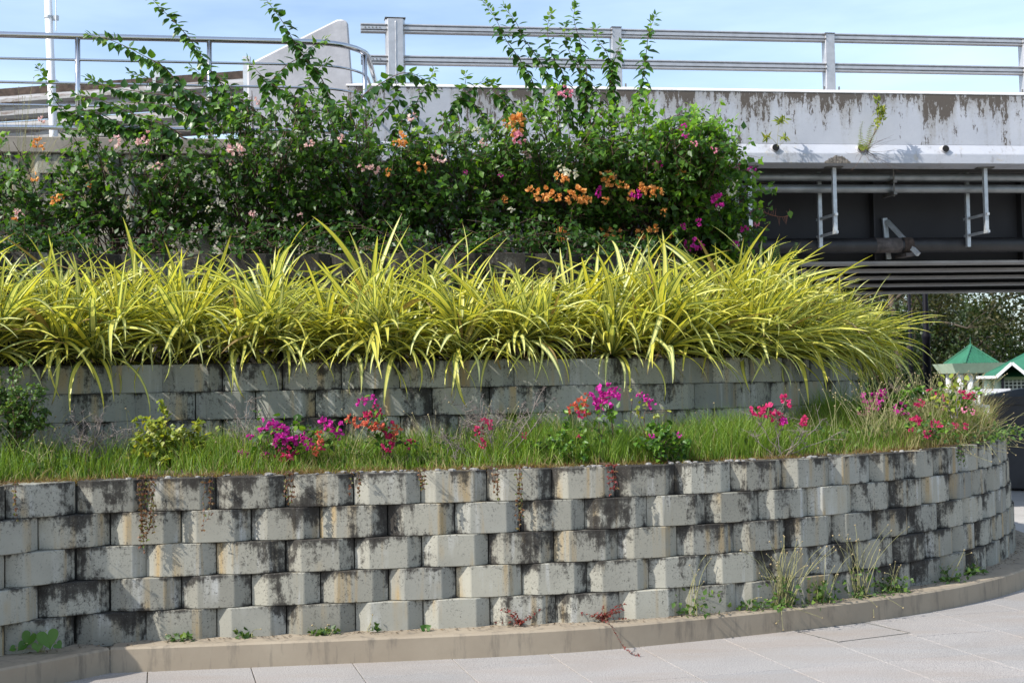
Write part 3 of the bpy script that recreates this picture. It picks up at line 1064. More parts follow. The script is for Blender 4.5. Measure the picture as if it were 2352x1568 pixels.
KB().box((0.9, 2.6, 0.5), (3.6, 3.6, 2.4)).place(kb).build('wall', M['pale_green'], kio)
for dx in (-1.1, -0.72):
    KB().tube([(dx, 0.5, -0.7), (dx, 0.5, ez)], 0.17, 12).place(kb).build('column', M['pale_green'], kio, smooth=True)
for dx in (-0.5, 0.5):
    KB().box((dx, -0.75, 0.5), (0.11, 0.11, 2.4)).place(kb).build('porch_post', M['black_paint'], kio)
wnw = KB().box((0.2, 0.79, 1.33), (1.9, 0.03, 0.44)).place(kb).build('window', M['dark_box'], kio)
for k in range(12):
    KB().box((-0.75 + k * 0.173, 0.765, 1.33), (0.045, 0.02, 0.44)).place(kb).build('glazing_bar', M['white_wall'], wnw)
for k in range(3):
    KB().box((0.2, 0.755, 1.16 + k * 0.16), (1.9, 0.02, 0.04)).place(kb).build('glazing_bar', M['white_wall'], wnw)
KB().box((0.9, 0.78, 0.98), (3.6, 0.06, 0.2)).place(kb).build('sill_band', M['white_wall'], kio)

# cabinet under the bridge, whose shade is put into its near-black colour
c = at(2262, 1100, 19.6)
cbb = (c.x, c.y, 0)
cb = thing('cabinet', cbb, 'dark cabinet with overhanging sloped lid standing under the bridge at the right', 'cabinet')
KB().box((0.95, 0.8, 0.64), (1.7, 1.5, 1.28)).place(cbb).build('body', M['dark_box'], cb, bevel=0.02)
KB().add([(0, 0, 1.26), (1.95, 0, 1.26), (1.95, 1.7, 1.26), (0, 1.7, 1.26), (0, 0, 1.38), (1.95, 0, 1.38), (1.95, 1.7, 1.38), (0, 1.7, 1.38), (0.55, 0.5, 1.49), (1.4, 0.5, 1.49), (1.4, 1.2, 1.49), (0.55, 1.2, 1.49)],
         [(3, 2, 1, 0), (0, 1, 5, 4), (1, 2, 6, 5), (2, 3, 7, 6), (3, 0, 4, 7), (4, 5, 9, 8), (5, 6, 10, 9), (6, 7, 11, 10), (7, 4, 8, 11), (8, 9, 10, 11)]).place(cbb).build('lid', M['dark_box'], cb)

# white balustrade and planter bowl
bx0, bx1 = at(2150, 900, 31).x, at(2290, 900, 31).x
ba = thing('balustrade', ((bx0 + bx1) / 2, 31, -0.09), 'low white balustrade with pale blue rails beyond the weeds', 'balustrade')
M['blue_rail'] = m_plain('pale_blue_rail', (0.36, 0.42, 0.60), 0.6, var=0.1)
for z in (1.36, 1.02):
    MB().box(((bx0 + bx1) / 2, 31, z), (bx1 - bx0 + 0.6, 0.12, 0.09)).build('rail', M['blue_rail'] if z < 1.2 else M['white_wall'], ba)
k = bx0 - 0.2
while k < bx1 + 0.3:
    MB().tube([(k, 31, -0.1), (k, 31, 0.4), (k, 31, 1.34)], [0.03, 0.045, 0.03], 8).build('baluster', M['white_wall'], ba, smooth=True)
    k += 0.11
c = at(2205, 895, 29)
pl = thing('planter_bowl', (c.x, 29, -0.09), 'round pale stone planter bowl in front of the white columns', 'planter')
def lathe(c, prof, n=24):
    vs, fs = [], []
    for r_, z in prof:
        for i in range(n):
            a = 2 * math.pi * i / n
            vs.append((c[0] + r_ * math.cos(a), c[1] + r_ * math.sin(a), z))
    for j in range(len(prof) - 1):
        for i in range(n):
            fs.append((j * n + i, j * n + (i + 1) % n, (j + 1) * n + (i + 1) % n, (j + 1) * n + i))
    fs += [tuple(range(n - 1, -1, -1)), tuple((len(prof) - 1) * n + i for i in range(n))]
    return MB().add(vs, fs)
M['stone'] = m_plain('pale_stone', (0.5, 0.46, 0.40), 0.85, var=0.15)
lathe((c.x, 29), [(0.22, -0.09), (0.18, 0.7), (0.2, 1.0), (0.25, 1.17)]).build('stem', M['stone'], pl, smooth=True)
lathe((c.x, 29), [(0.26, 1.172), (0.36, 1.26), (0.37, 1.33), (0.15, 1.39), (0.05, 1.41)]).build('bowl', M['stone'], pl, smooth=False)

# lamp posts
for k, (x, Y, rb) in enumerate(((2130, 25.0, 0.078), (2093, 37.0, 0.075))):
    c = at(x, 860, Y)
    gz = -0.06 if Y < 26 else -0.3
    lp = thing('lamp_post', (c.x, Y, gz), ('thicker near' if k == 0 else 'thinner far') + ' black lamp post showing below the bridge deck', 'lamp post', 'lamp posts')
    lathe((c.x, Y), [(rb * 2.4, gz), (rb * 2.4, gz + 0.2), (rb * 1.15, gz + 0.55), (rb, gz + 0.6), (rb * 0.92, 2.42), (rb * 1.1, 2.44), (rb * 1.1, 2.5), (rb * 0.68, 2.56), (rb * 0.5, 5.2)], 16).build('post', M['black_paint'], lp, smooth=True)
    MB().tube([(c.x, Y, 5.1), (c.x, Y, 5.2), (c.x, Y, 5.45), (c.x, Y, 5.55)], [0.1, 0.16, 0.2, 0.05], 12).build('lantern', M['black_paint'], lp, smooth=True)


# ------------------------------------------------------------------ foliage machinery
LEAF = (np.array([(0, 0, 0), (-.27, .16, .05), (-.36, .38, .07), (-.20, .70, .02), (0, 1.0, -.10), (.20, .70, .02), (.36, .38, .07), (.27, .16, .05), (0, .42, -.02)]),
        np.array([(0, 8, 1), (1, 8, 2), (2, 8, 3), (3, 8, 4), (4, 8, 5), (5, 8, 6), (6, 8, 7), (7, 8, 0)]))
LEAF4 = (np.array([(0, 0, 0), (-.34, .36, .07), (0, 1.0, -.08), (.34, .36, .07), (0, .45, -.02)]),
         np.array([(0, 4, 1), (1, 4, 2), (2, 4, 3), (3, 4, 0)]))
BRACT = (np.array([(0, 0, 0), (-.36, .30, .14), (-.32, .62, .16), (0, 1.0, .02), (.32, .62, .16), (.36, .30, .14), (0, .5, 0)]),
         np.array([(0, 6, 1), (1, 6, 2), (2, 6, 3), (3, 6, 4), (4, 6, 5), (5, 6, 0)]))


LANCE = (LEAF[0] * np.array([.42, 1, 1]), LEAF[1])


def unit(a):
    return a / np.maximum(np.linalg.norm(a, axis=-1, keepdims=True), 1e-9)


def stamp(tmpl, P_, D, N, S):
    """copies of a template with its y axis along D and z near N"""
    tv, tf = tmpl
    P_, D, N, S = (np.asarray(q, dtype=float) for q in (P_, D, N, S))
    y = unit(D)
    x = unit(np.cross(y, N))
    z = np.cross(x, y)
    S = S[:, None, None]
    V = P_[:, None, :] + S * (tv[None, :, 0:1] * x[:, None, :] + tv[None, :, 1:2] * y[:, None, :] + tv[None, :, 2:3] * z[:, None, :])
    n, k = len(P_), len(tv)
    F = tf[None] + (np.arange(n) * k)[:, None, None]
    return V.reshape(-1, 3), F.reshape(-1, 3), k


class Leaves:
    def __init__(s): s.p, s.d, s.n, s.s, s.r = [], [], [], [], []

    def add(s, p, d, n, size, r):
        s.p.append(tuple(p)); s.d.append(tuple(d)); s.n.append(tuple(n)); s.s.append(size); s.r.append(r)

    def build(s, name, mat, parent, tmpl=LEAF4, kind='stuff'):
        if not s.p: return None
        V, F, k = stamp(tmpl, s.p, s.d, s.n, s.s)
        o = np_obj(name, V, F, mat, parent, smooth=False, attrs={'rnd': np.repeat(np.clip(s.r, 0, 1), k)})
        return tag(o, kind=kind) if kind else o


class Stems:
    """many thin three-sided tubes in one mesh"""
    def __init__(s): s.V, s.F, s.n = [], [], 0

    def add(s, pts, r0, r1, sides=3):
        pts = np.asarray([tuple(p) for p in pts], dtype=float)
        m = len(pts)
        t = unit(np.gradient(pts, axis=0))
        ref = np.array([0.3, 0.5, 0.81])
        u = unit(np.cross(t, ref)); w = np.cross(t, u)
        rr = np.linspace(r0, r1, m)[:, None]
        ring = [pts + rr * (u * math.cos(2 * math.pi * k / sides) + w * math.sin(2 * math.pi * k / sides)) for k in range(sides)]
        V = np.stack(ring, 1).reshape(-1, 3)
        i = np.arange(m - 1)[:, None] * sides
        k = np.arange(sides)[None]
        k2 = (k + 1) % sides
        F = np.stack([i + k, i + k2, i + sides + k2, i + sides + k], -1).reshape(-1, 4)
        s.V.append(V); s.F.append(F + s.n); s.n += len(V)

    def build(s, name, mat, parent, kind=None):
        if not s.V: return None
        o = np_obj(name, np.concatenate(s.V), np.concatenate(s.F), mat, parent, smooth=True)
        return tag(o, kind=kind) if kind else o


def rdir(r=random):
    while True:
        v = Vector((r.uniform(-1, 1), r.uniform(-1, 1), r.uniform(-1, 1)))
        if 0.05 < v.length < 1: return v.normalized()


def bez(a, b, c, n):
    return [a * (1 - t) ** 2 + b * 2 * t * (1 - t) + c * t * t for t in (i / (n - 1) for i in range(n))]


# trees
M['bark'] = m_plain('bark', (0.085, 0.065, 0.05), 0.95, var=0.4, scale=6)
M['tree_leaf'] = m_leaf('tree_leaf', (0.018, 0.034, 0.010), (0.042, 0.072, 0.018), (0.09, 0.12, 0.03), 0.3, 0.5)
M['tree_leaf2'] = m_leaf('tree_leaf_dry', (0.03, 0.034, 0.013), (0.06, 0.065, 0.022), (0.12, 0.10, 0.04), 0.3, 0.5)


def tree(x, y, z, h, spread, nleaf, seed, label, mat, leaf=0.17, low=0.25):
    r = random.Random(seed)
    root = thing('broadleaf_tree', (x, y, z), label, 'tree', 'trees beyond the bridge')
    st, lv = Stems(), Leaves()
    base = Vector((x, y, z))
    top = base + Vector((r.uniform(-.6, .6), r.uniform(-.6, .6), h * 0.55))
    trunk = bez(base, base.lerp(top, 0.5) + Vector((r.uniform(-.4, .4), 0, 0)), top, 8)
    tr_ = Stems(); tr_.add(trunk, h * 0.022, h * 0.012, 9)
    tr_.build('trunk', M['bark'], root)
    tips = []
    def grow(p, d, ln, rad, depth):
        q = p + d * ln
        mid = p.lerp(q, 0.5) + rdir(r) * ln * 0.12
        pts = bez(p, mid, q, 5)
        st.add(pts, rad, rad * 0.6, 5 if depth > 1 else 3)
        tips.append((q, depth))
        if depth <= 1:
            tips.append((pts[2], depth))
        if depth == 0: return
        for _ in range(r.choice((2, 3, 3))):
            nd = (d + rdir(r) * 0.85 + Vector((0, 0, 0.06))).normalized()
            grow(q, nd, ln * r.uniform(0.6, 0.8), rad * 0.55, depth - 1)
    for k in range(9):
        f = low + (1 - low) * k / 8
        p = trunk[min(7, int(f * 7.99))]
        a = r.uniform(0, 6.28)
        d = Vector((math.cos(a), math.sin(a), r.uniform(0.0, 0.9))).normalized()
        grow(p, d, spread * r.uniform(0.34, 0.5), h * 0.008, 3)
    st.build('limb_system', M['bark'], root)
    wts = [t for t in tips if t[1] <= 1]
    for k in range(nleaf):
        q, dep = r.choice(wts)
        p = q + rdir(r) * (r.random() ** 0.6) * spread * 0.16
        lv.add(p, rdir(r), rdir(r) + Vector((0, 0, 1.2)), leaf * r.uniform(0.6, 1.25), r.random() * (0.5 + 0.5 * r.random()))
    lv.build('crown', M[mat], root)


tree(25.6, 86, -0.7, 16, 9.0, 15000, 1, 'wide tree with bare branching limbs right above the pyramid roof', 'tree_leaf2', 0.24)
tree(36.0, 84, -0.7, 15, 8.5, 20000, 2, 'dense dark tree at the right edge behind the kiosk', 'tree_leaf', 0.26, low=0.1)
tree(21.5, 84, -0.7, 11, 6.5, 18000, 3, 'green tree behind the two black lamp posts', 'tree_leaf', 0.24, low=0.05)
tree(30.5, 108, -0.7, 13, 10, 18000, 4, 'olive tree far behind the pavilion', 'tree_leaf2', 0.3, low=0.03)
tree(41, 100, -0.7, 17, 11, 18000, 5, 'tall dark tree beyond the right edge of the kiosk roof', 'tree_leaf', 0.3, low=0.06)
tree(25.5, 106, -0.7, 9.0, 7.5, 18000, 6, 'low bushy tree in the gap between lamp posts and pavilion', 'tree_leaf', 0.28, low=0.0)
tree(37, 122, -0.7, 12.0, 10.0, 18000, 7, 'farthest tree in the dark belt below the bridge', 'tree_leaf', 0.34, low=0.0)
hb = Leaves()
for k in range(22000):
    X = random.uniform(16, 60)
    zz = random.random()
    hb.add((X, 112 + random.uniform(0, 6), -0.7 + zz * (3.2 + 0.9 * math.sin(X * 1.3) + 0.7 * math.sin(X * 3.1))), rdir(), rdir() + Vector((0, -0.5, 1)), random.uniform(0.3, 0.55), random.random() * 0.7)
hg_ = thing('hedge', (35, 115, -0.7), 'dark continuous shrub belt closing the view behind the pavilion', 'hedge')
hb.build('foliage', M['tree_leaf'], hg_)
#@@VEG
# ------------------------------------------------------------------ striped strap-leaved plants on the middle terrace
def m_pandan():
    t = NT('striped_leaf')
    uv = t.n('UVMap').outputs[0]
    u, v, _ = t.sep(uv)
    rnd = t.n('ObjectInfo').outputs['Random']
    e = t.math('MULTIPLY', t.math('ABSOLUTE', t.math('SUBTRACT', u, 0.5)), 2.0)
    e = t.math('ADD', e, t.math('MULTIPLY', t.math('SUBTRACT', rnd, 0.5), 0.22))
    yel = t.ramp(rnd, (0.0, (0.66, 0.58, 0.09)), (0.5, (0.72, 0.67, 0.18)), (1.0, (0.76, 0.74, 0.34)))
    c = t.mix(t.ramp(e, (0.66, 0.0), (0.71, 1.0)), yel, (0.10, 0.21, 0.045))
    c = t.mix(t.ramp(e, (0.74, 0.0), (0.79, 1.0)), c, (0.03, 0.085, 0.022))
    c = t.mix(t.ramp(e, (0.90, 0.0), (0.93, 0.8)), c, (0.42, 0.48, 0.22))
    thin = t.math('PINGPONG', t.math('MULTIPLY', u, 9.0), 0.5)
    c = t.mix(t.math('MULTIPLY', t.ramp(thin, (0.40, 0.0), (0.47, 1.0)), 0.25), c, (0.2, 0.30, 0.06))
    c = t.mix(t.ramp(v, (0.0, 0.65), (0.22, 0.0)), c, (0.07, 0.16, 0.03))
    tipb = t.math('MULTIPLY', t.ramp(v, (0.90, 0.0), (0.97, 0.85)), t.ramp(t.math('FRACT', t.math('MULTIPLY', rnd, 5.7)), (0.6, 0.0), (0.62, 1.0)))
    c = t.mix(tipb, c, (0.16, 0.09, 0.04))
    c = t.mix(t.ramp(rnd, (0.972, 0.0), (0.975, 0.9)), c, (0.30, 0.19, 0.08))
    t.done(c, 0.42, spec=0.4)
    tr = t.n('BsdfTranslucent')
    t.put(tr.inputs['Color'], t.mix(1.0, c, (1.1, 1.15, 0.5), 'MULTIPLY'))
    ms = t.n('MixShader'); ms.inputs[0].default_value = 0.38
    t.t.links.new(t.b.outputs[0], ms.inputs[1]); t.t.links.new(tr.outputs[0], ms.inputs[2]); t.t.links.new(ms.outputs[0], t.out.inputs[0])
    return t.m


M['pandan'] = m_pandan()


def strap(bend, twist, side, cut=False, nseg=11, w0=0.0305):
    """unit-length strap leaf along +y, curving down by `bend` radians; three vertices across"""
    V, UV, F = [], [], []
    p = np.zeros(3)
    for i in range(nseg + 1):
        t = i / nseg
        th = -bend * (t ** 1.6)
        dr = np.array([math.sin(side * t), math.cos(side * t) * math.cos(th), math.sin(th)])
        if i: p = p + unit(dr) / nseg
        w = w0 * (0.62 + 0.38 * min(1, t * 3.2)) * max(0.02, (1 - t ** 2.0)) ** 0.75
        if cut: w = w0 * (0.62 + 0.38 * min(1, t * 3))
        tw = twist * t
        nx = np.array([math.cos(tw), -math.sin(side * t) * 0.3, math.sin(tw)])
        up = np.array([-math.sin(tw), -math.sin(th) * math.cos(tw), math.cos(th) * math.cos(tw)])
        fold = 0.42 * (1 - 0.5 * t)
        V += [p - nx * w + up * w * fold, p - up * w * 0.1, p + nx * w + up * w * fold]
        UV += [(0, t), (0.5, t), (1, t)]
    for i in range(nseg):
        for k in range(2):
            F.append((i * 3 + k, i * 3 + k + 1, i * 3 + k + 4, i * 3 + k + 3))
    return np_mesh('leaf', np.array(V), np.array(F), M['pandan'], smooth=True, uv=np.array(UV))


rp = random.Random(21)
BEND = [0.12, 0.3, 0.5, 0.75, 1.0, 1.3, 1.65, 2.0, 2.35]
STRAPS = [[strap(b * rp.uniform(0.9, 1.1), rp.uniform(-0.7, 0.7), rp.uniform(-0.25, 0.25)) for _ in range(4)] for b in BEND]
CUTS = [strap(0.3, 0.2, 0.0, True), strap(0.8, -0.2, 0.1, True)]


def pandan(s, d, z, row, idx, seed, n=44):
    r = random.Random(seed)
    p, ph = wp(d, s)
    out = nrm(ph)                                   # towards the edge of the terrace
    ordn = lambda k: '%d%s' % (k, 'th' if 10 <= k % 100 <= 20 else {1: 'st', 2: 'nd', 3: 'rd'}.get(k % 10, 'th'))
    root = thing('striped_plant', (p.x, p.y, z), 'striped yellow-green clump, %s from left in the %s row above the middle wall' % (ordn(idx), row), 'plant', 'striped plants along the middle terrace')
    right = max(0.0, min(1.0, (p.x - 0.2) / 2.2))
    endp = max(0.0, min(1.0, (p.x - 1.9) / 1.2))
    size = r.uniform(0.92, 1.08)
    heads = [(Vector((0, 0, r.uniform(0.03, 0.16))), n)]
    for _ in range(r.choice((1, 1, 2))):
        heads.append((Vector((r.uniform(-.2, .2), r.uniform(-.14, .14), r.uniform(0.12, 0.36))), int(n * r.uniform(0.4, 0.7))))
    for hd, m in heads:
        a0 = r.uniform(0, 6.28)
        tilt = Vector((r.uniform(-.3, .3), r.uniform(-.25, .15), 0))
        lean = Vector((out.x, out.y, 0)) * ((0.26 if row == 'front' else 0.06) + 0.26 * right) + Vector((0.08 * right, 0, -0.36 * endp)) + tilt
        for k in range(m):
            f = (k + 0.5) / m
            az = a0 + k * 2.39996 + r.uniform(-.5, .5)
            el = R(84 - 80 * f ** 0.95 + r.uniform(-14, 14))
            d3 = Vector((math.cos(az) * math.cos(el), math.sin(az) * math.cos(el), math.sin(el)))
            d3 = (d3 + lean * (0.45 + 0.9 * f)).normalized()
            b = 0.10 + 1.10 * f + r.uniform(-0.2, 0.6)
            if r.random() < 0.14: b += 0.7
            b *= (1 - 0.25 * right + 0.25 * endp)
            bi = min(range(len(BEND)), key=lambda q: abs(BEND[q] - b))
            ln = size * r.uniform(0.54, 0.82) * (1.06 - 0.35 * abs(f - 0.45)) * (0.80 if f < 0.22 else 1.0) * (1 + 0.10 * right)
            if row == 'back': ln *= 1.14
            if d3.z > 0.85: ln *= 0.88
            ln *= 1 - 0.16 * endp
            me = r.choice(STRAPS[bi])
            if f > 0.7 and r.random() < 0.16:
                me = r.choice(CUTS); ln *= r.uniform(0.35, 0.6)
            zz = Vector((0, 0, 1)) + rdir(r) * 0.25
            x = d3.cross(zz)
            if x.length < 0.05: x = Vector((math.cos(az + 1.57), math.sin(az + 1.57), 0))
            x.normalize()
            z3 = x.cross(d3)
            q = Matrix((x, d3, z3)).transposed().to_quaternion()
            inst('leaf', me, root.location + hd + Vector((d3.x, d3.y, 0)) * 0.02 + Vector((0, 0, 0.13 if row == 'back' else 0.0)), root, q, (ln * r.uniform(0.8, 1.25), ln, ln))


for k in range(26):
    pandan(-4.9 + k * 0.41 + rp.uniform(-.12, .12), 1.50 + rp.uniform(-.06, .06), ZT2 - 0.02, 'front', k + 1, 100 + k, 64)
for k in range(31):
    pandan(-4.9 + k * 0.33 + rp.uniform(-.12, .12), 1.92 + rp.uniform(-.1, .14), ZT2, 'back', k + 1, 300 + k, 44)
#@@VEG2
# ------------------------------------------------------------------ bougainvillea on the top terrace
M['boug_leaf'] = m_leaf('bougainvillea_leaf', (0.022, 0.060, 0.010), (0.068, 0.16, 0.022), (0.17, 0.30, 0.035), 0.40, 0.40, spec=0.35)
M['boug_lime'] = m_leaf('bougainvillea_young_sunlit_leaf', (0.07, 0.17, 0.014), (0.15, 0.30, 0.025), (0.25, 0.40, 0.04), 0.45, 0.4)
M['boug_obj'] = m_leaf('bougainvillea_shoot_leaf', (0.022, 0.065, 0.012), (0.045, 0.12, 0.02), (0.10, 0.21, 0.03), 0.32, 0.36, by_object=True)
M['boug_tip'] = m_leaf('bougainvillea_tip_leaf', (0.06, 0.14, 0.02), (0.10, 0.20, 0.025), (0.15, 0.24, 0.04), 0.38, 0.4, by_object=True)
M['twig'] = m_plain('brown_twig', (0.10, 0.06, 0.042), 0.85, var=0.4, scale=30)
M['grey_twig'] = m_plain('grey_dead_twig', (0.21, 0.175, 0.155), 0.9, var=0.3, scale=30)
PET = {'orange': m_petal('orange_bract', (0.62, 0.25, 0.05), (0.80, 0.46, 0.17)), 'pink': m_petal('pale_pink_bract', (0.68, 0.40, 0.42), (0.76, 0.66, 0.56)),
       'white': m_petal('cream_bract', (0.60, 0.60, 0.45), (0.72, 0.74, 0.62)), 'magenta': m_petal('magenta_bract', (0.42, 0.015, 0.24), (0.62, 0.05, 0.40)),
       'crimson': m_petal('crimson_bract', (0.45, 0.02, 0.10), (0.62, 0.06, 0.20)), 'salmon': m_petal('salmon_bract', (0.50, 0.07, 0.05), (0.60, 0.22, 0.12)),
       'rose': m_petal('rose_bract', (0.60, 0.18, 0.30), (0.72, 0.36, 0.42))}


def cluster_mesh(color, seed, n):
    r = random.Random(seed)
    lv = Leaves()
    for k in range(n):
        d = rdir(r)
        c = Vector((d.x, d.y, d.z * 0.75)) * r.uniform(0.45, 1.0)
        for j in range(3):
            a = (d + rdir(r) * 0.75).normalized()
            lv.add(c, a, rdir(r), r.uniform(0.5, 0.72), r.random())
    V, F, k = stamp(BRACT, lv.p, lv.d, lv.n, lv.s)
    return np_mesh('flower_cluster', V, F, PET[color], attrs={'rnd': np.repeat(lv.r, k)})


CLUS = {c: [cluster_mesh(c, 40 + i, 9 + 4 * i) for i in range(3)] for c in PET}


def flower(parent, color, p, size, r):
    q = Quaternion(rdir(r), r.uniform(0, 6.28))
    return inst('flower_cluster', r.choice(CLUS[color]), p, parent, q, size)


lt = LEAF
HEART = np_mesh('leaf', LEAF[0], LEAF[1], M['boug_obj'], smooth=False)
HEART_TIP = np_mesh('leaf', LEAF[0], LEAF[1], M['boug_tip'], smooth=False)


def frame_q(d, n):
    y = d.normalized()
    x = y.cross(n)
    if x.length < 1e-3: x = y.orthogonal()
    x.normalize()
    return Matrix((x, y, x.cross(y))).transposed().to_quaternion()


def shoot(parent, pts, r, size=0.104, step=0.0175, rad=0.0075):
    """a long leafy shoot as a part of its shrub; pts from the root end to the tip"""
    cp = catmull(pts, 6)
    ln = [0.0]
    for a, b in zip(cp, cp[1:]): ln.append(ln[-1] + (b - a).length)
    o = MB().tube(cp, [rad + (0.0016 - rad) * l / ln[-1] for l in ln], 5).build('shoot', M['twig'], parent, smooth=True)
    L, k, t = ln[-1], 0, 0.06
    while t < L:
        i = max(j for j in range(len(ln)) if ln[j] <= t)
        i = min(i, len(cp) - 2)
        f = (t - ln[i]) / max(1e-6, ln[i + 1] - ln[i])
        p = cp[i].lerp(cp[i + 1], f)
        tan = (cp[i + 1] - cp[i]).normalized()
        tip = t / L
        side = Quaternion(tan, k * 2.4 + r.uniform(-.4, .4)) @ tan.orthogonal().normalized()
        d = side * 0.75 + tan * (0.15 + 0.75 * max(0, tip - 0.85) / 0.15) + Vector((0, 0, -1.15 * (1.1 - tip))) + rdir(r) * 0.25
        n = Vector((0, -0.25, 0.8)) + side * 0.5 + rdir(r) * 0.35
        sz = size * r.uniform(0.75, 1.15) * (1.0 if tip < 0.75 else 1.0 - 0.5 * (tip - 0.75) / 0.25)
        inst('leaf', HEART_TIP if tip > 0.86 and r.random() < 0.8 else HEART, p + d.normalized() * 0.012, o, frame_q(d, n), sz)
        t += step * r.uniform(0.7, 1.3) * (1.0 if tip < 0.85 else 0.6)
        k += 1
    return o


def shrub(label, lobes, seed, shoots=(), flowers=(), lime=0.0, leaf=0.066, twigs=9, name='bougainvillea_shrub', dens=1.0):
    """lobes: (px x, px y, Y, rx, ry, rz, branches)"""
    r = random.Random(seed)
    cs = [(at(x, y, Y), Vector((rx, ry, rz)), nb) for x, y, Y, rx, ry, rz, nb in lobes]
    c0 = cs[0][0]
    base = Vector((c0.x, c0.y + 0.25, ZT3 + 0.05))
    root = thing(name, base, label, 'shrub', 'bougainvillea shrubs on the top terrace')
    st, lv, lv2 = Stems(), Leaves(), Leaves()
    for c, rad, nb in cs:
        for b in range(nb):
            d = rdir(r)
            if d.y > 0.3: d.y *= -0.6
            if d.z < -0.4: d.z *= 0.5
            d.normalize()
            tgt = c + Vector((d.x * rad.x, d.y * rad.y, d.z * rad.z)) * r.uniform(0.72, 1.08)
            s0 = base + Vector((r.uniform(-.2, .2) * rad.x * 2, r.uniform(-.15, .2), 0))
            if tgt.z < ZT3 - 0.1: tgt.z = ZT3 + r.uniform(-0.1, 0.2)
            ctl = s0.lerp(tgt, 0.5) + Vector((0, 0.05, 0.25)) + rdir(r) * 0.18
            path = bez(s0, ctl, tgt, 9)
            st.add(path, 0.009, 0.003)
            for k in range(int(twigs * dens * r.uniform(0.7, 1.3))):
                t = r.uniform(0.30, 1.0) ** 0.7
                i = min(7, int(t * 8))
                p = path[i].lerp(path[i + 1], t * 8 - i)
                td = (rdir(r) + d * 0.45 + Vector((0, -0.15, 0.25))).normalized()
                ln = r.uniform(0.10, 0.30)
                e = p + td * ln + Vector((0, 0, -0.05 * ln / 0.3))
                pts = bez(p, p.lerp(e, 0.5) + Vector((0, 0, 0.03)), e, 4)
                st.add(pts, 0.0028, 0.0012)
                m = max(3, int(ln / 0.030))
                young = r.random()
                for j in range(m):
                    f = (j + 1) / m
                    q = pts[0].lerp(pts[3], f) + rdir(r) * 0.008
                    sd = (rdir(r) + td * 0.3 + Vector((0, -0.25, -0.35))).normalized()
                    nn = Vector((-0.35, -0.45, 0.75)) + rdir(r) * 0.65
                    up = (q.z - (c.z - rad.z)) / (2 * rad.z)
                    tone = r.random() * 0.55 + (0.35 if f > 0.8 and young > 0.4 else 0)
                    tgt_l = lv2 if r.random() < max(lime, 0.22) * max(0.0, min(1.0, up * 1.5 - 0.4)) else lv  # lime leaves thicken upwards: young growth plus sunlit tops put into colour
                    tgt_l.add(q, sd, nn, leaf * r.uniform(0.65, 1.3), tone)
    st.build('branch_system', M['twig'], root, kind='stuff')
    lv.build('foliage', M['boug_leaf'], root)
    lv2.build('young_sunlit_foliage', M['boug_lime'], root)
    for sh in shoots:
        Y, pts = sh[0], sh[1:]
        shoot(root, [at(x, y, Y + 0.0) for x, y in pts], r)
    for col, x, y, size in flowers:
        # on the face of the lobe in front of this spot
        best = None
        for c, rad, nb in cs:
            p = at(x, y, c.y)
            u, w = (p.x - c.x) / rad.x, (p.z - c.z) / rad.z
            k = u * u + w * w
            if best is None or k < best[0]: best = (k, c.y - rad.y * math.sqrt(max(0.0, 1 - min(1, k))) * 1.10 - 0.06)
        flower(root, col, at(x, y, best[1]), size * r.uniform(0.85, 1.05), r)
    return root


shrub('sparse bougainvillea at the far left edge with small orange flowers',
      [(70, 450, 11.62, .75, 0.50, .48, 25), (-60, 480, 11.52, .5, 0.50, .45, 10)], 1,
      flowers=[('orange', 85, 328, .045), ('orange', 100, 336, .035), ('orange', 80, 407, .05), ('orange', 135, 453, .04), ('orange', 120, 461, .035), ('pink', 45, 492, .045), ('orange', 33, 505, .03), ('white', 150, 470, .03)])
shrub('loose bougainvillea with pale pink flowers and long shoots reaching left over the hand rail',
      [(300, 450, 11.82, .85, 0.55, .42, 32), (350, 345, 11.38, .75, 0.48, .30, 23)], 2,
      shoots=[(11.5, (470, 300), (394, 172), (327, 127), (260, 95), (200, 80)), (11.5, (360, 310), (250, 285), (167, 263), (133, 240), (113, 200), (87, 153)),
              (11.6, (520, 300), (433, 233), (333, 213), (253, 200), (200, 180)), (11.4, (420, 310), (367, 283), (300, 260), (233, 230), (170, 217)),
              (11.7, (560, 290), (500, 250), (450, 213), (367, 190), (297, 167)), (11.5, (430, 320), (367, 300), (317, 290), (267, 297), (213, 293)),
              (11.45, (380, 330), (300, 300), (230, 262), (180, 255), (140, 285)), (11.55, (480, 300), (400, 250), (330, 235), (262, 243))],
      flowers=[('pink', 265, 325, .045), ('pink', 338, 318, .06), ('pink', 320, 325, .04), ('pink', 362, 381, .04), ('white', 345, 382, .03), ('pink', 96, 275, .04), ('white', 250, 455, .03), ('white', 300, 470, .03), ('orange', 205, 425, .03)])
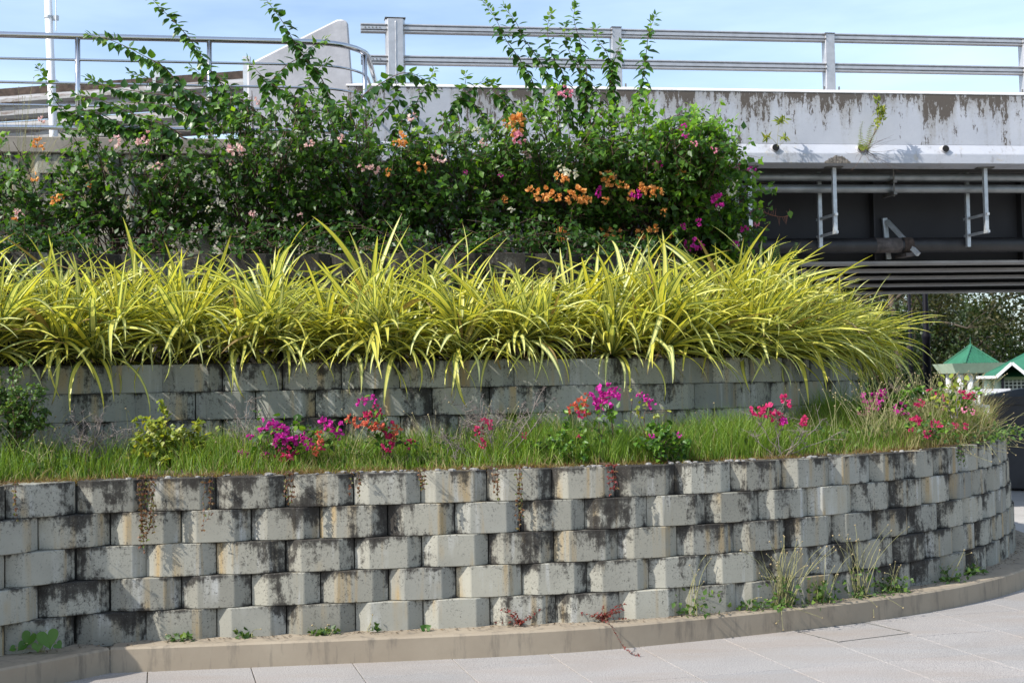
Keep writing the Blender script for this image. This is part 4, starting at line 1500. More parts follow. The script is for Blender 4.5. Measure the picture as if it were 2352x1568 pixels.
shrub('tall bougainvillea below the sloping end block, two shoots rising out of the picture',
      [(590, 440, 11.92, .85, 0.65, .55, 39), (610, 300, 11.48, .62, 0.53, .40, 34)], 3,
      shoots=[(11.6, (560, 330), (520, 215), (475, 150), (440, 95), (400, 50), (360, 10), (330, -30)), (11.7, (790, 300), (754, 217), (734, 173), (700, 133), (670, 87), (644, 43), (612, 0), (600, -30)),
              (11.75, (640, 290), (610, 215), (650, 158), (687, 133), (717, 107), (751, 90)), (11.7, (740, 280), (684, 227), (634, 200), (600, 173), (567, 137)),
              (11.8, (700, 300), (690, 230), (720, 170), (755, 140)), (11.7, (560, 300), (500, 220), (460, 170), (435, 155)), (11.75, (620, 280), (560, 235), (530, 205), (515, 180))],
      flowers=[('pink', 540, 342, .06), ('pink', 555, 350, .045), ('pink', 530, 372, .04), ('pink', 710, 330, .04), ('white', 640, 360, .04), ('white', 670, 365, .035), ('white', 480, 480, .04), ('white', 510, 468, .03), ('pink', 580, 490, .03), ('pink', 690, 495, .035), ('white', 500, 520, .035), ('pink', 590, 232, .03)])
shrub('bougainvillea below the curved end of the hand rail with an arching top shoot',
      [(840, 440, 12.02, .80, 0.75, .60, 50), (830, 310, 11.58, .6, 0.58, .36, 29)], 4,
      shoots=[(11.9, (790, 300), (830, 225), (870, 195), (925, 168), (970, 180), (1005, 215)), (12.0, (940, 300), (960, 230), (985, 190), (997, 157)), (11.9, (850, 290), (900, 235), (915, 200), (905, 180)),
              (11.95, (800, 300), (770, 240), (745, 225), (720, 222)), (11.9, (900, 320), (925, 260), (945, 240))],
      flowers=[('pink', 835, 382, .055), ('pink', 860, 388, .05), ('orange', 925, 318, .055), ('orange', 912, 330, .04), ('orange', 890, 395, .035), ('pink', 785, 318, .045), ('pink', 945, 268, .04), ('white', 700, 555, .045), ('white', 840, 580, .055), ('white', 835, 565, .04), ('white', 855, 590, .045), ('white', 805, 488, .03)])
shrub('bougainvillea in front of the left parapet with one orange cluster',
      [(1050, 440, 12.12, .80, 0.80, .58, 52), (1080, 325, 11.68, .65, 0.58, .26, 25)], 5,
      shoots=[(12.0, (1010, 300), (1050, 235), (1085, 203), (1118, 182)), (12.0, (1040, 290), (1055, 230), (1068, 195), (1070, 170)), (11.95, (1130, 300), (1100, 250), (1075, 232), (1050, 228)),
              (12.0, (1180, 290), (1160, 235), (1140, 215), (1128, 190))],
      flowers=[('orange', 968, 383, .07), ('pink', 1015, 365, .05), ('pink', 1000, 358, .04), ('magenta', 1070, 395, .025), ('white', 1095, 300, .035), ('pink', 1110, 328, .04), ('magenta', 1150, 403, .02), ('white', 1175, 480, .04), ('orange', 1160, 460, .03)], lime=0.2)
shrub('bougainvillea with tall upright shoots in front of the bridge rail and large orange clusters',
      [(1270, 440, 12.22, .80, 0.80, .58, 52), (1290, 310, 11.78, .62, 0.58, .34, 36)], 6,
      shoots=[(12.1, (1270, 290), (1224, 190), (1208, 160), (1184, 123), (1161, 90), (1138, 43), (1111, 3)), (12.1, (1310, 290), (1268, 187), (1251, 160), (1231, 127), (1204, 90), (1184, 50), (1154, 13)),
              (12.15, (1320, 300), (1294, 173), (1274, 140), (1261, 100), (1258, 60), (1268, 27)), (12.2, (1340, 290), (1331, 167), (1314, 133), (1298, 93), (1298, 55)),
              (12.1, (1345, 300), (1348, 173), (1341, 133), (1331, 93), (1318, 43), (1324, 10)), (12.15, (1200, 300), (1180, 240), (1150, 205), (1130, 185)), (12.1, (1350, 310), (1380, 230), (1355, 190), (1335, 180))],
      flowers=[('orange', 1185, 287, .085), ('orange', 1170, 280, .06), ('rose', 1190, 318, .065), ('rose', 1290, 207, .055), ('rose', 1305, 215, .05), ('orange', 1250, 445, .075), ('orange', 1225, 438, .055), ('orange', 1275, 450, .06), ('orange', 1330, 445, .07), ('orange', 1310, 452, .055), ('orange', 1350, 460, .04), ('orange', 1300, 415, .05), ('orange', 1285, 405, .04), ('white', 1310, 395, .06), ('white', 1290, 385, .04), ('pink', 1210, 355, .05), ('orange', 1290, 540, .06), ('orange', 1285, 525, .045), ('white', 1300, 550, .04), ('orange', 1160, 455, .03)], lime=0.9)
shrub('bright lime-leaved bougainvillea with many orange clusters, right of the upright shoots',
      [(1470, 430, 12.32, .72, 0.75, .60, 50), (1490, 320, 11.78, .66, 0.63, .30, 46)], 7,
      shoots=[(12.1, (1405, 300), (1411, 250), (1408, 200), (1404, 160), (1394, 123), (1374, 93), (1368, 57)), (12.1, (1428, 295), (1458, 243), (1471, 200), (1481, 150), (1485, 117), (1491, 73), (1508, 33)),
              (12.1, (1400, 200), (1408, 150), (1420, 115), (1432, 95)), (12.0, (1480, 310), (1530, 275), (1570, 262), (1610, 268)), (12.0, (1500, 320), (1560, 290), (1600, 262), (1625, 250))],
      flowers=[('orange', 1390, 405, .065), ('orange', 1405, 415, .05), ('orange', 1490, 437, .06), ('orange', 1510, 440, .05), ('orange', 1475, 430, .045), ('orange', 1450, 450, .05), ('magenta', 1460, 445, .05), ('magenta', 1375, 440, .045), ('orange', 1390, 530, .075), ('orange', 1415, 540, .06), ('orange', 1500, 525, .05), ('orange', 1470, 540, .05), ('magenta', 1400, 355, .045), ('orange', 1390, 460, .04), ('magenta', 1515, 378, .04), ('rose', 1505, 375, .03), ('orange', 1565, 397, .04), ('orange', 1430, 425, .045), ('orange', 1525, 487, .035)], lime=2.2)
shrub('rightmost bougainvillea with magenta, pink and white flowers beside the dark bridge opening',
      [(1610, 450, 12.20, .50, 0.55, .60, 39), (1600, 330, 11.66, .42, 0.53, .26, 29), (1660, 500, 12.30, .32, 0.40, .42, 19)], 8,
      shoots=[(11.75, (1600, 330), (1640, 315), (1665, 325), (1700, 355)), (11.75, (1590, 310), (1610, 285), (1640, 292), (1655, 310)), (11.75, (1640, 380), (1690, 392), (1720, 390), (1742, 398))],
      flowers=[('magenta', 1650, 460, .055), ('magenta', 1640, 455, .04), ('magenta', 1600, 560, .06), ('magenta', 1580, 565, .05), ('magenta', 1605, 510, .04), ('magenta', 1710, 525, .045), ('magenta', 1720, 390, .045), ('magenta', 1735, 395, .04), ('rose', 1700, 385, .045), ('rose', 1670, 380, .04), ('white', 1690, 420, .045), ('white', 1680, 440, .04), ('rose', 1735, 490, .045), ('rose', 1738, 510, .04), ('white', 1700, 545, .035), ('magenta', 1570, 292, .035), ('magenta', 1575, 310, .04), ('rose', 1640, 345, .035), ('magenta', 1570, 520, .035), ('white', 1650, 480, .035), ('magenta', 1690, 560, .04), ('rose', 1595, 330, .03), ('orange', 1545, 540, .04)], lime=1.2)

# low growth at the foot of the shrubs, spilling over the mossy wall
ru = random.Random(77)
for k in range(9):
    q_, ph_ = wp(2.62, -4.5 + k * 0.93)
    b = Vector((q_.x, q_.y, ZT3))
    tg_, ou_ = Vector((math.cos(ph_), math.sin(ph_), 0)), Vector((nrm(ph_).x, nrm(ph_).y, 0))
    root = thing('creeping_shrub', (b.x, b.y, ZT3), ('low dark leafy growth spilling over the mossy wall, %s clump from the left' % ('first second third fourth fifth sixth seventh eighth ninth'.split()[k])), 'shrub', 'low growth under the bougainvilleas')
    st, lv = Stems(), Leaves()
    for q in range((24, 46, 30, 50, 26, 40, 52, 30, 44)[k]):
        ov = ru.uniform(-.3, .32)
        e = b + tg_ * ru.uniform(-.6, .6) + ou_ * ov + Vector((0, 0, ru.uniform(-0.30, 0.05) if ov > 0.20 else ru.random() ** 2.2 * 0.34))
        s0 = b + tg_ * ru.uniform(-.4, .4) - ou_ * 0.05
        pts = bez(s0, s0.lerp(e, .5) + Vector((0, 0, .15)), e, 5)
        st.add(pts, 0.004, 0.0015)
        for j in range(14):
            t = ru.uniform(0.25, 1)
            p = pts[min(3, int(t * 4))].lerp(pts[min(4, int(t * 4) + 1)], t * 4 % 1) + rdir(ru) * 0.05
            lv.add(p, rdir(ru) + Vector((0, -.3, -.4)), Vector((-.3, -.4, .7)) + rdir(ru) * .6, ru.uniform(.03, .07), ru.random() * 0.3)
    st.build('stem_tangle', M['twig'], root, kind='stuff')
    lv.build('foliage', M['boug_leaf'], root)
#@@VEG3
# ------------------------------------------------------------------ grass strip on the lower terrace
CAMI = CAMM.transposed()


def proj(p):
    d = CAMI @ (Vector(p) - EYE)
    return 1176 + FPX * d.x / -d.z, 784 - FPX * d.y / -d.z


def s_at(x, d, z):
    """where the curve d metres inside is seen at column x"""
    best = None
    for k in range(-110, 160):
        s = k * 0.04
        p, ph = wn_(d, s)
        if nrm(ph).dot(Vector((p.x, p.y))) > 0: continue
        e = abs(proj((p.x, p.y, z))[0] - x)
        if best is None or e < best[0]: best = (e, s)
    return best[1]


def zter(d):
    return ZT1 - 0.03 + 0.09 * max(0, min(1, (d - 0.15) / 1.28))


M['grass'] = m_leaf('grass_blade', (0.055, 0.11, 0.014), (0.15, 0.26, 0.03), (0.30, 0.36, 0.07), 0.4, 0.5)
M['dry_grass'] = m_leaf('dry_grass', (0.16, 0.11, 0.05), (0.27, 0.22, 0.10), (0.36, 0.33, 0.17), 0.25, 0.7)
M['red_creep'] = m_leaf('red_creeper', (0.11, 0.045, 0.025), (0.20, 0.13, 0.05), (0.24, 0.22, 0.05), 0.25, 0.6)


def blades(n, s0, s1, dfun, hfun, wid, seed, tone, lean=0.5):
    g = np.random.default_rng(seed)
    S_ = g.uniform(s0, s1, n)
    V = np.zeros((n, 5, 3)); T = np.zeros(n)
    for i in range(n):
        s = S_[i]
        d = dfun(g, s)
        for _ in range(4):
            pn = math.sin(s * 5.1 + 2 * math.sin(d * 6.0 + s)) * math.sin(d * 7.3 + s * 2.2) + 0.5 * math.sin(s * 13 + d * 9)
            if g.random() < 0.62 + 0.55 * pn: break
            s = g.uniform(s0, s1); d = dfun(g, s)
        p, ph = wn_(d, s)
        h = hfun(g, s, d)
        a = g.uniform(0, 6.283)
        tv = np.array([math.cos(a), math.sin(a), 0])
        b = g.uniform(0, 6.283)
        ld = np.array([math.cos(b), math.sin(b), 0]) * h * lean * g.uniform(0.1, 1.2)
        p0 = np.array([p.x, p.y, zter(d) - 0.01])
        w = wid * g.uniform(0.6, 1.3)
        m = p0 + np.array([0, 0, h * 0.55]) + ld * 0.35
        e = p0 + np.array([0, 0, h * g.uniform(0.75, 1.0)]) + ld
        V[i] = (p0 - tv * w, p0 + tv * w, m - tv * w * .75, m + tv * w * .75, e)
        T[i] = tone(g, s, d)
    F = np.array([(0, 1, 2), (1, 3, 2), (2, 3, 4)])[None] + (np.arange(n) * 5)[:, None, None]
    return V.reshape(-1, 3), F.reshape(-1, 3), np.repeat(np.clip(T, 0, 1), 5)


patch = lambda s, d: 0.5 + 0.5 * math.sin(s * 2.3 + 1.1 * math.sin(d * 4)) * math.sin(s * 0.9 + d * 3 + 1)
V, F, T = blades(52000, -4.6, 7.6, lambda g, s: 0.27 + 1.01 * g.random() ** 0.9,
                 lambda g, s, d: (0.05 + 0.13 * min(1, (d - 0.15) / 0.35)) * (1.0 + 0.5 * max(0.0, math.sin(s * 1.7 + 0.6)) ** 2 + (0.25 if s > 0.5 else 0.0)) * g.uniform(0.4, 1.45) * (0.55 + 0.85 * patch(s, d)), 0.0028, 5,
                 lambda g, s, d: g.random() * 0.75 + 0.2 * patch(s, d) - 0.05, 0.6)
tag(np_obj('grass', V, F, M['grass'], attrs={'rnd': T}), 'bright green grass covering the strip above the lowest wall', 'grass', kind='stuff')
V, F, T = blades(6000, -4.6, 7.6, lambda g, s: 0.20 + 1.0 * g.random() ** 1.6, lambda g, s, d: g.uniform(0.04, 0.16), 0.0022, 6, lambda g, s, d: g.random(), 0.9)
tag(np_obj('dry_grass', V, F, M['dry_grass'], attrs={'rnd': T}), 'straw coloured dry blades among the green grass strip', 'grass', kind='stuff')
V, F, T = blades(20000, -4.6, 7.0, lambda g, s: 0.15 + 0.22 * g.random() ** 1.2, lambda g, s, d: g.uniform(0.015, 0.075), 0.0035, 7, lambda g, s, d: g.random(), 1.3)
tag(np_obj('ground_cover', V, F, M['red_creep'], attrs={'rnd': T}), 'reddish creeping ground cover along the edge of the lowest wall', 'ground cover', kind='stuff')
V, F, T = blades(2600, -4.6, 7.6, lambda g, s: 0.35 + 0.9 * g.random(), lambda g, s, d: g.uniform(0.16, 0.42), 0.0013, 12, lambda g, s, d: g.random(), 0.8)
tag(np_obj('grass_stalks', V, F, M['dry_grass'], attrs={'rnd': T}), 'thin straw stalks standing above the grass strip', 'grass', kind='stuff')
# tall rank growth where the strip turns the corner
V, F, T = blades(15000, 3.0, 8.2, lambda g, s: 0.22 + 1.06 * g.random(), lambda g, s, d: g.uniform(0.12, 0.42) * min(1, 0.35 + (s - 3.0) / 1.8), 0.0024, 8, lambda g, s, d: g.random() * 0.8, 0.55)
tag(np_obj('tall_grass', V, F, M['grass'], attrs={'rnd': T}), 'tall rank grass at the right end of the strip', 'grass', kind='stuff')
V, F, T = blades(9000, 3.3, 8.2, lambda g, s: 0.16 + 1.1 * g.random(), lambda g, s, d: g.uniform(0.15, 0.50) * min(1, 0.35 + (s - 3.0) / 1.8), 0.0018, 9, lambda g, s, d: g.random(), 0.75)
tag(np_obj('tall_dry_grass', V, F, M['dry_grass'], attrs={'rnd': T}), 'tall straw coloured grass at the right end of the strip', 'grass', kind='stuff')
# stones on the wall top
stones = [lathe((0, 0), [(0.4 * q, -0.3), (1.0, -0.1), (0.9 * q, 0.35), (0.4, 0.5)], 6).mesh('stone', M['gravel']) for q in (0.8, 1.0, 1.15)]
for k in range(70):
    x = ru.choice((ru.uniform(700, 1300), ru.uniform(1200, 2000), ru.uniform(100, 700)))
    d = ru.uniform(0.06, 0.2)
    p, ph = wn_(d, s_at(x, d, ZT1)) if False else wn_(d, ru.uniform(-2.6, 3.6))
    o = inst('stone', ru.choice(stones), (p.x, p.y, ZT1 + 0.002), bpy.data.objects['terrace_bed'], ru.uniform(0, 6), ru.uniform(0.008, 0.024))

M['weed_stalk'] = m_plain('weed_stalk', (0.26, 0.25, 0.11), 0.8, var=0.4, scale=20)
M['weed_leaf'] = m_leaf('weed_leaf', (0.03, 0.07, 0.015), (0.07, 0.14, 0.025), (0.13, 0.20, 0.04), 0.3, 0.5)
M['seed'] = m_plain('seed_head', (0.30, 0.235, 0.13), 0.9, var=0.3, scale=40)
OCT = (np.array([(1, 0, 0), (-1, 0, 0), (0, 1, 0), (0, -1, 0), (0, 0, 1), (0, 0, -1)], dtype=float),
       np.array([(0, 2, 4), (2, 1, 4), (1, 3, 4), (3, 0, 4), (2, 0, 5), (1, 2, 5), (3, 1, 5), (0, 3, 5)]))


def weed(base, label, seed, h=0.35, n=10, spread=0.35, leafy=40, group='weeds', drop=None, name='weed'):
    r = random.Random(seed)
    base = Vector(base)
    root = thing(name, base, label, 'weed', group)
    st, sd, lv = Stems(), Leaves(), Leaves()
    for k in range(n):
        a = r.uniform(0, 6.28)
        hh = h * r.uniform(0.45, 1.15)
        o = Vector((math.cos(a), math.sin(a) * 0.6, 0)) * spread * r.uniform(0.1, 1.0)
        b0 = base + Vector((r.uniform(-.06, .06), r.uniform(-.02, .02), 0))
        e = b0 + o * hh / h + Vector((0, 0, hh))
        if drop and r.random() < drop: e.z = b0.z - r.uniform(0.02, 0.15); e.y -= 0.12
        ctl = b0.lerp(e, 0.5) + Vector((-o.x * 0.2, 0, hh * 0.2)) + rdir(r) * 0.05
        st.add(bez(b0, ctl, e, 7), 0.0025, 0.0014)
        sd.add(e, (1, 0, 0), (0, 0, 1), r.uniform(0.005, 0.0085), r.random())
    for k in range(leafy):
        a = r.uniform(0, 6.28)
        o = Vector((math.cos(a), math.sin(a) * 0.5, 0)) * spread * 0.75 * r.random()
        p = base + o + Vector((0, 0, r.random() ** 2 * h * 0.45 + 0.005))
        lv.add(p, rdir(r) + Vector((0, -0.2, 0.25)), rdir(r) + Vector((0, -.3, 1)), r.uniform(0.025, 0.05), r.random())
    st.build('stalk_tangle', M['weed_stalk'], root, kind='stuff')
    if sd.p:
        V, F, k = stamp(OCT, sd.p, sd.d, sd.n, sd.s)
        tag(np_obj('seed_head_spray', V, F, M['seed'], root), kind='stuff')
    lv.build('foliage', M['weed_leaf'], root)
    return root


def on_kerb(x):
    p, ph = wn_(-0.03, s_at(x, -0.03, KH))
    return (p.x, p.y, KH + 0.004)


weed(on_kerb(1590), 'sparse weed with few tall stalks at the wall foot, leftmost of the tall ones', 1, 0.36, 6, 0.22, 70)
weed(on_kerb(1800), 'thickest straw-stalked weed tuft at the foot of the lowest wall', 2, 0.42, 64, 0.42, 150, drop=0.10)
weed(on_kerb(1730), 'leafy low weed just left of the thick stalked tuft', 3, 0.12, 4, 0.3, 90, drop=0.2)
weed(on_kerb(1885), 'green weed just right of the thick stalked tuft', 4, 0.30, 9, 0.22, 90)
weed(on_kerb(1975), 'tall thin-stalked weed with round seed heads, between two leafy tufts', 5, 0.46, 24, 0.36, 90, drop=0.1)
weed(on_kerb(2050), 'dark leafy weed clump near the right end of the kerb', 6, 0.22, 7, 0.2, 110)
weed(on_kerb(2170), 'spreading weed at the right end where the kerb bends', 7, 0.22, 7, 0.3, 110)
weed(on_kerb(2230), 'last small weed before the wall turns away', 8, 0.12, 4, 0.15, 60)
weed(on_kerb(740), 'tiny dry weed in the kerb joint left of the heart-shaped leaf', 9, 0.06, 6, 0.14, 50)
weed(on_kerb(420), 'small green weed in the shaded left kerb joint', 10, 0.05, 2, 0.16, 30)
weed(on_kerb(560), 'small weed between two dark stained bottom blocks at the left', 14, 0.05, 2, 0.10, 26)
weed(on_kerb(860), 'single thin seedling standing against the bottom course', 15, 0.10, 2, 0.04, 10)
ORD = 'first second third fourth fifth sixth seventh eighth ninth tenth eleventh twelfth thirteenth fourteenth fifteenth sixteenth seventeenth eighteenth nineteenth twentieth'.split()
for k in range(18):
    d = ru.uniform(0.18, 0.9)
    s = 3.2 + k * 0.25
    p, ph = wn_(d, s)
    weed((p.x, p.y, zter(d)), 'straw-stalked seeding weed at the right end of the grass, %s from the left' % ORD[k], 60 + k, 0.52, 26, 0.42, 50, 'stalked weeds at the end of the strip')
for k in range(7):
    s = 4.1 + k * 0.42
    p, ph = wn_(0.10, s)
    weed((p.x, p.y, ZT1), 'weed hanging over the wall edge near its right end, %s from the left' % ORD[k], 90 + k, 0.22, 12, 0.45, 45, 'weeds hanging over the wall edge', drop=0.6)
b = at(90, 1000, 8.7)
weed((b.x, b.y, zter(0.8)), 'smaller feathery weed right of the tall one at the left edge', 121, 0.40, 18, 0.35, 130)
b = at(40, 330, 12.0)
weed((b.x, b.y, ZT3 + 0.1), 'misty grass panicles at the left end of the hand rail', 122, 1.45, 46, 0.7, 250)


# ------------------------------------------------------------------ small flowering shrubs in the grass
def low_plant(label, x, y, Y, tips, seed, leafmat='boug_obj', twig='twig', flowers=(), leaf=0.05, density=26, side=3, name='flowering_shrub', group=None, thorn=0):
    r = random.Random(seed)
    base = at(x, y, Y)
    root = thing(name, base, label, 'shrub', group)
    st, lv = Stems(), Leaves()
    for (tx, ty) in tips:
        e = at(tx, ty, Y + r.uniform(-.12, .12))
        ctl = base.lerp(e, 0.5) + Vector((0, r.uniform(-.08, .08), 0.03)) + rdir(r) * 0.10
        path = bez(base + Vector((r.uniform(-.05, .05), r.uniform(-.04, .04), 0)), ctl, e, 8)
        path = [path[0]] + [q + rdir(r) * 0.012 for q in path[1:-1]] + [path[-1]]
        st.add(path, 0.0042, 0.0014, 4)
        twl = [path]
        for k in range(side):
            t = r.uniform(0.35, 0.95)
            i = min(6, int(t * 7))
            p = path[i]
            q = p + ((path[i + 1] - path[i]).normalized() * 0.5 + rdir(r) * 0.8 + Vector((0, 0, .2))).normalized() * r.uniform(0.06, 0.18)
            tw = bez(p, p.lerp(q, .5) + rdir(r) * 0.015, q, 5)
            st.add(tw, 0.0026, 0.001)
            twl.append(tw)
        for tw in twl:
            for k in range(thorn):
                p = tw[r.randrange(1, len(tw))]
                st.add([p, p + rdir(r) * 0.02, p + rdir(r) * r.uniform(0.02, 0.06)], 0.0018, 0.0008)
            for k in range(int(density / max(1, side)) if density else 0):
                i = r.randrange(1, len(tw))
                d = rdir(r) + Vector((0, -.2, -.15))
                lv.add(tw[i] + rdir(r) * 0.02, d, Vector((-.3, -.3, .8)) + rdir(r) * .5, leaf * r.uniform(.6, 1.2), r.random())
    st.build('branch_system', M[twig], root, kind='stuff')
    lv.build('foliage', M[leafmat], root, LEAF)
    for col, fx, fy, sz in flowers:
        flower(root, col, at(fx, fy, Y - 0.08 + r.uniform(-.05, .05)), sz, r)
    return root


M['yellow_leaf'] = m_leaf('yellow_green_leaf', (0.11, 0.16, 0.022), (0.22, 0.27, 0.035), (0.36, 0.36, 0.06), 0.35, 0.45)
low_plant('yellow-green leafed little shrub without flowers, left of the magenta one', 395, 1065, 8.75, [(385, 938), (345, 985), (440, 980), (470, 1000), (500, 985), (330, 1030), (410, 1000), (370, 1010), (480, 1040), (320, 1000), (440, 1030)], 31, 'yellow_leaf', leaf=0.045, density=80, side=4)
low_plant('shrub with the largest magenta flower clusters in the grass strip', 650, 1070, 8.72, [(600, 975), (640, 975), (680, 1000), (755, 972), (720, 1010), (630, 1030), (780, 1000), (700, 965), (590, 1010)], 32, 'boug_leaf', leaf=0.055, density=18,
          flowers=[('magenta', 605, 975, .055), ('magenta', 640, 985, .06), ('magenta', 655, 1000, .065), ('magenta', 668, 1022, .06), ('magenta', 640, 1015, .05), ('magenta', 690, 1008, .05), ('magenta', 707, 1015, .045), ('magenta', 748, 972, .045), ('magenta', 770, 978, .045), ('crimson', 665, 1040, .05), ('crimson', 645, 1048, .045), ('salmon', 733, 1005, .04), ('salmon', 722, 1033, .035), ('crimson', 740, 1025, .03), ('magenta', 575, 1000, .03), ('magenta', 563, 1045, .028), ('magenta', 553, 1035, .02), ('magenta', 780, 1000, .025), ('magenta', 610, 1045, .035)])
low_plant('shrub with crimson and salmon flowers right of the largest magenta one', 890, 1055, 8.8, [(830, 920), (860, 935), (855, 975), (800, 965), (900, 990), (915, 1010), (945, 1020)], 33, 'boug_leaf', leaf=0.05, density=12,
          flowers=[('magenta', 832, 922, .035), ('magenta', 858, 916, .025), ('crimson', 868, 940, .035), ('crimson', 845, 953, .035), ('crimson', 872, 957, .03), ('salmon', 805, 962, .035), ('salmon', 822, 970, .035), ('salmon', 850, 975, .045), ('salmon', 870, 978, .035), ('crimson', 893, 985, .05), ('salmon', 908, 990, .045), ('crimson', 900, 1010, .04), ('crimson', 890, 1025, .035), ('crimson', 942, 1018, .035)])
low_plant('grey bare thorny shrub with a few pink flowers in the middle of the strip', 1130, 1060, 8.85, [(1060, 930), (1075, 960), (1110, 905), (1160, 940), (1240, 910), (1200, 930), (1000, 990), (1020, 1000), (1180, 1020), (1100, 940), (1270, 915)], 34, 'boug_leaf', 'grey_twig', density=2, side=6, thorn=9,
          flowers=[('crimson', 1115, 975, .045), ('crimson', 1100, 990, .035), ('crimson', 1122, 965, .03), ('crimson', 1205, 1000, .022), ('crimson', 1108, 1018, .03)])
low_plant('slender shrub with a bright magenta cluster above a salmon one', 1400, 1045, 8.95, [(1390, 900), (1335, 930), (1400, 890), (1380, 930)], 35, 'boug_leaf', leaf=0.05, density=12,
          flowers=[('magenta', 1388, 893, .05), ('magenta', 1400, 910, .06), ('magenta', 1372, 905, .045), ('magenta', 1385, 930, .05), ('magenta', 1412, 900, .035), ('salmon', 1335, 930, .05), ('salmon', 1315, 937, .035), ('salmon', 1345, 945, .04), ('crimson', 1335, 950, .035), ('salmon', 1342, 912, .03)])
low_plant('thin sprig with two small magenta flowers right of the bright cluster', 1480, 1045, 8.95, [(1455, 905), (1490, 920), (1505, 945), (1470, 940)], 36, 'yellow_leaf', leaf=0.035, density=14,
          flowers=[('magenta', 1468, 905, .028), ('magenta', 1490, 918, .035), ('magenta', 1497, 930, .03), ('magenta', 1483, 910, .02)])
low_plant('dark green bushy shrub in the grass below the thin sprig', 1520, 1060, 8.8, [(1490, 985), (1530, 980), (1560, 1000), (1500, 1020), (1550, 1030), (1470, 1010), (1580, 1010)], 37, 'boug_leaf', leaf=0.04, density=60,
          flowers=[('magenta', 1560, 998, .018), ('magenta', 1497, 1000, .018)])
low_plant('dark leafy shrub between the bare thorny one and the bright cluster', 1300, 1060, 8.8, [(1250, 1000), (1300, 985), (1340, 1000), (1280, 1020), (1360, 1020), (1320, 1030)], 38, 'boug_leaf', leaf=0.035, density=60,
          flowers=[('crimson', 1330, 1000, .02)])
low_plant('shrub with crimson flowers and bare grey branches near the right end', 1790, 1050, 9.2, [(1805, 915), (1770, 945), (1730, 940), (1845, 965), (1870, 990), (1720, 1000), (1900, 960), (1640, 1000), (1940, 985)], 39, 'boug_leaf', 'grey_twig', leaf=0.035, density=3, side=4, thorn=4,
          flowers=[('crimson', 1806, 920, .04), ('crimson', 1765, 943, .05), ('crimson', 1783, 955, .05), ('crimson', 1795, 965, .04), ('crimson', 1735, 942, .035), ('crimson', 1847, 966, .035), ('magenta', 1800, 968, .03), ('crimson', 1755, 952, .04)])
low_plant('bare pinkish branching twigs at the left end of the strip', 200, 1060, 8.5, [(160, 955), (240, 935), (270, 1000), (130, 1015), (300, 985), (190, 975), (230, 1000)], 40, 'boug_leaf', 'grey_twig', density=0, side=6, thorn=7)
low_plant('bare grey twigs just left of the largest magenta clusters', 560, 1040, 8.9, [(530, 925), (580, 910), (545, 960), (600, 940), (620, 935)], 41, 'boug_leaf', 'grey_twig', density=0, side=5, thorn=6)
low_plant('shrub with purple flowers in the shade under the last striped plants', 2010, 985, 10.6, [(1990, 920), (2030, 925), (2050, 910), (1975, 950), (2090, 900), (2110, 890)], 42, 'boug_leaf', leaf=0.05, density=60,
          flowers=[('magenta', 1993, 912, .05), ('magenta', 2020, 913, .05), ('magenta', 2005, 935, .05), ('magenta', 2065, 935, .05), ('magenta', 2080, 955, .04), ('magenta', 1985, 945, .05), ('magenta', 2030, 905, .04)])
low_plant('pink flowered sprigs among the straw at the right end of the strip', 2130, 1010, 9.9, [(2112, 925), (2105, 965), (2145, 972), (2130, 995), (2190, 980), (2240, 975)], 43, 'boug_leaf', leaf=0.035, density=20,
          flowers=[('crimson', 2112, 926, 0.034), ('crimson', 2107, 965, 0.034), ('crimson', 2100, 962, 0.027), ('crimson', 2145, 972, 0.031), ('crimson', 2156, 974, 0.027), ('crimson', 2130, 995, 0.031), ('crimson', 2093, 985, 0.027), ('crimson', 2218, 978, 0.024), ('crimson', 2195, 975, 0.024), ('rose', 2215, 940, 0.024), ('rose', 2235, 945, 0.024)])
low_plant('dark red leafed shrub behind the straw at the right end', 2190, 960, 11.0, [(2180, 890), (2210, 900), (2160, 910), (2140, 900), (2240, 905), (2100, 890)], 44, 'boug_leaf', leaf=0.05, density=40,
          flowers=[('crimson', 2215, 905, 0.041), ('crimson', 2235, 908, 0.034), ('crimson', 2160, 912, 0.034), ('magenta', 2170, 930, 0.041), ('crimson', 2140, 900, 0.034)])
low_plant('yellow-leaved sprig standing above the straw at the right end', 2190, 960, 10.5, [(2180, 875), (2200, 880), (2165, 890), (2150, 910)], 45, 'yellow_leaf', 'grey_twig', leaf=0.055, density=14)

low_plant('tall feathery dark green weed at the left edge before the middle wall', 30, 1040, 8.45, [(0, 850), (40, 835), (70, 860), (95, 890), (15, 900), (60, 930), (-20, 880), (100, 940), (30, 960), (80, 980), (-15, 960), (50, 890), (20, 870), (85, 915)], 46, 'weed_leaf', leaf=0.032, density=110, side=6, name='feathery_weed')

# ------------------------------------------------------------------ things growing on the walls
M['vine_leaf'] = m_leaf('vine_leaf', (0.11, 0.035, 0.02), (0.15, 0.08, 0.03), (0.09, 0.15, 0.03), 0.25, 0.5)
M['red_leaf'] = m_leaf('red_leaf', (0.14, 0.016, 0.016), (0.22, 0.04, 0.035), (0.16, 0.12, 0.04), 0.25, 0.5)
vn = 0


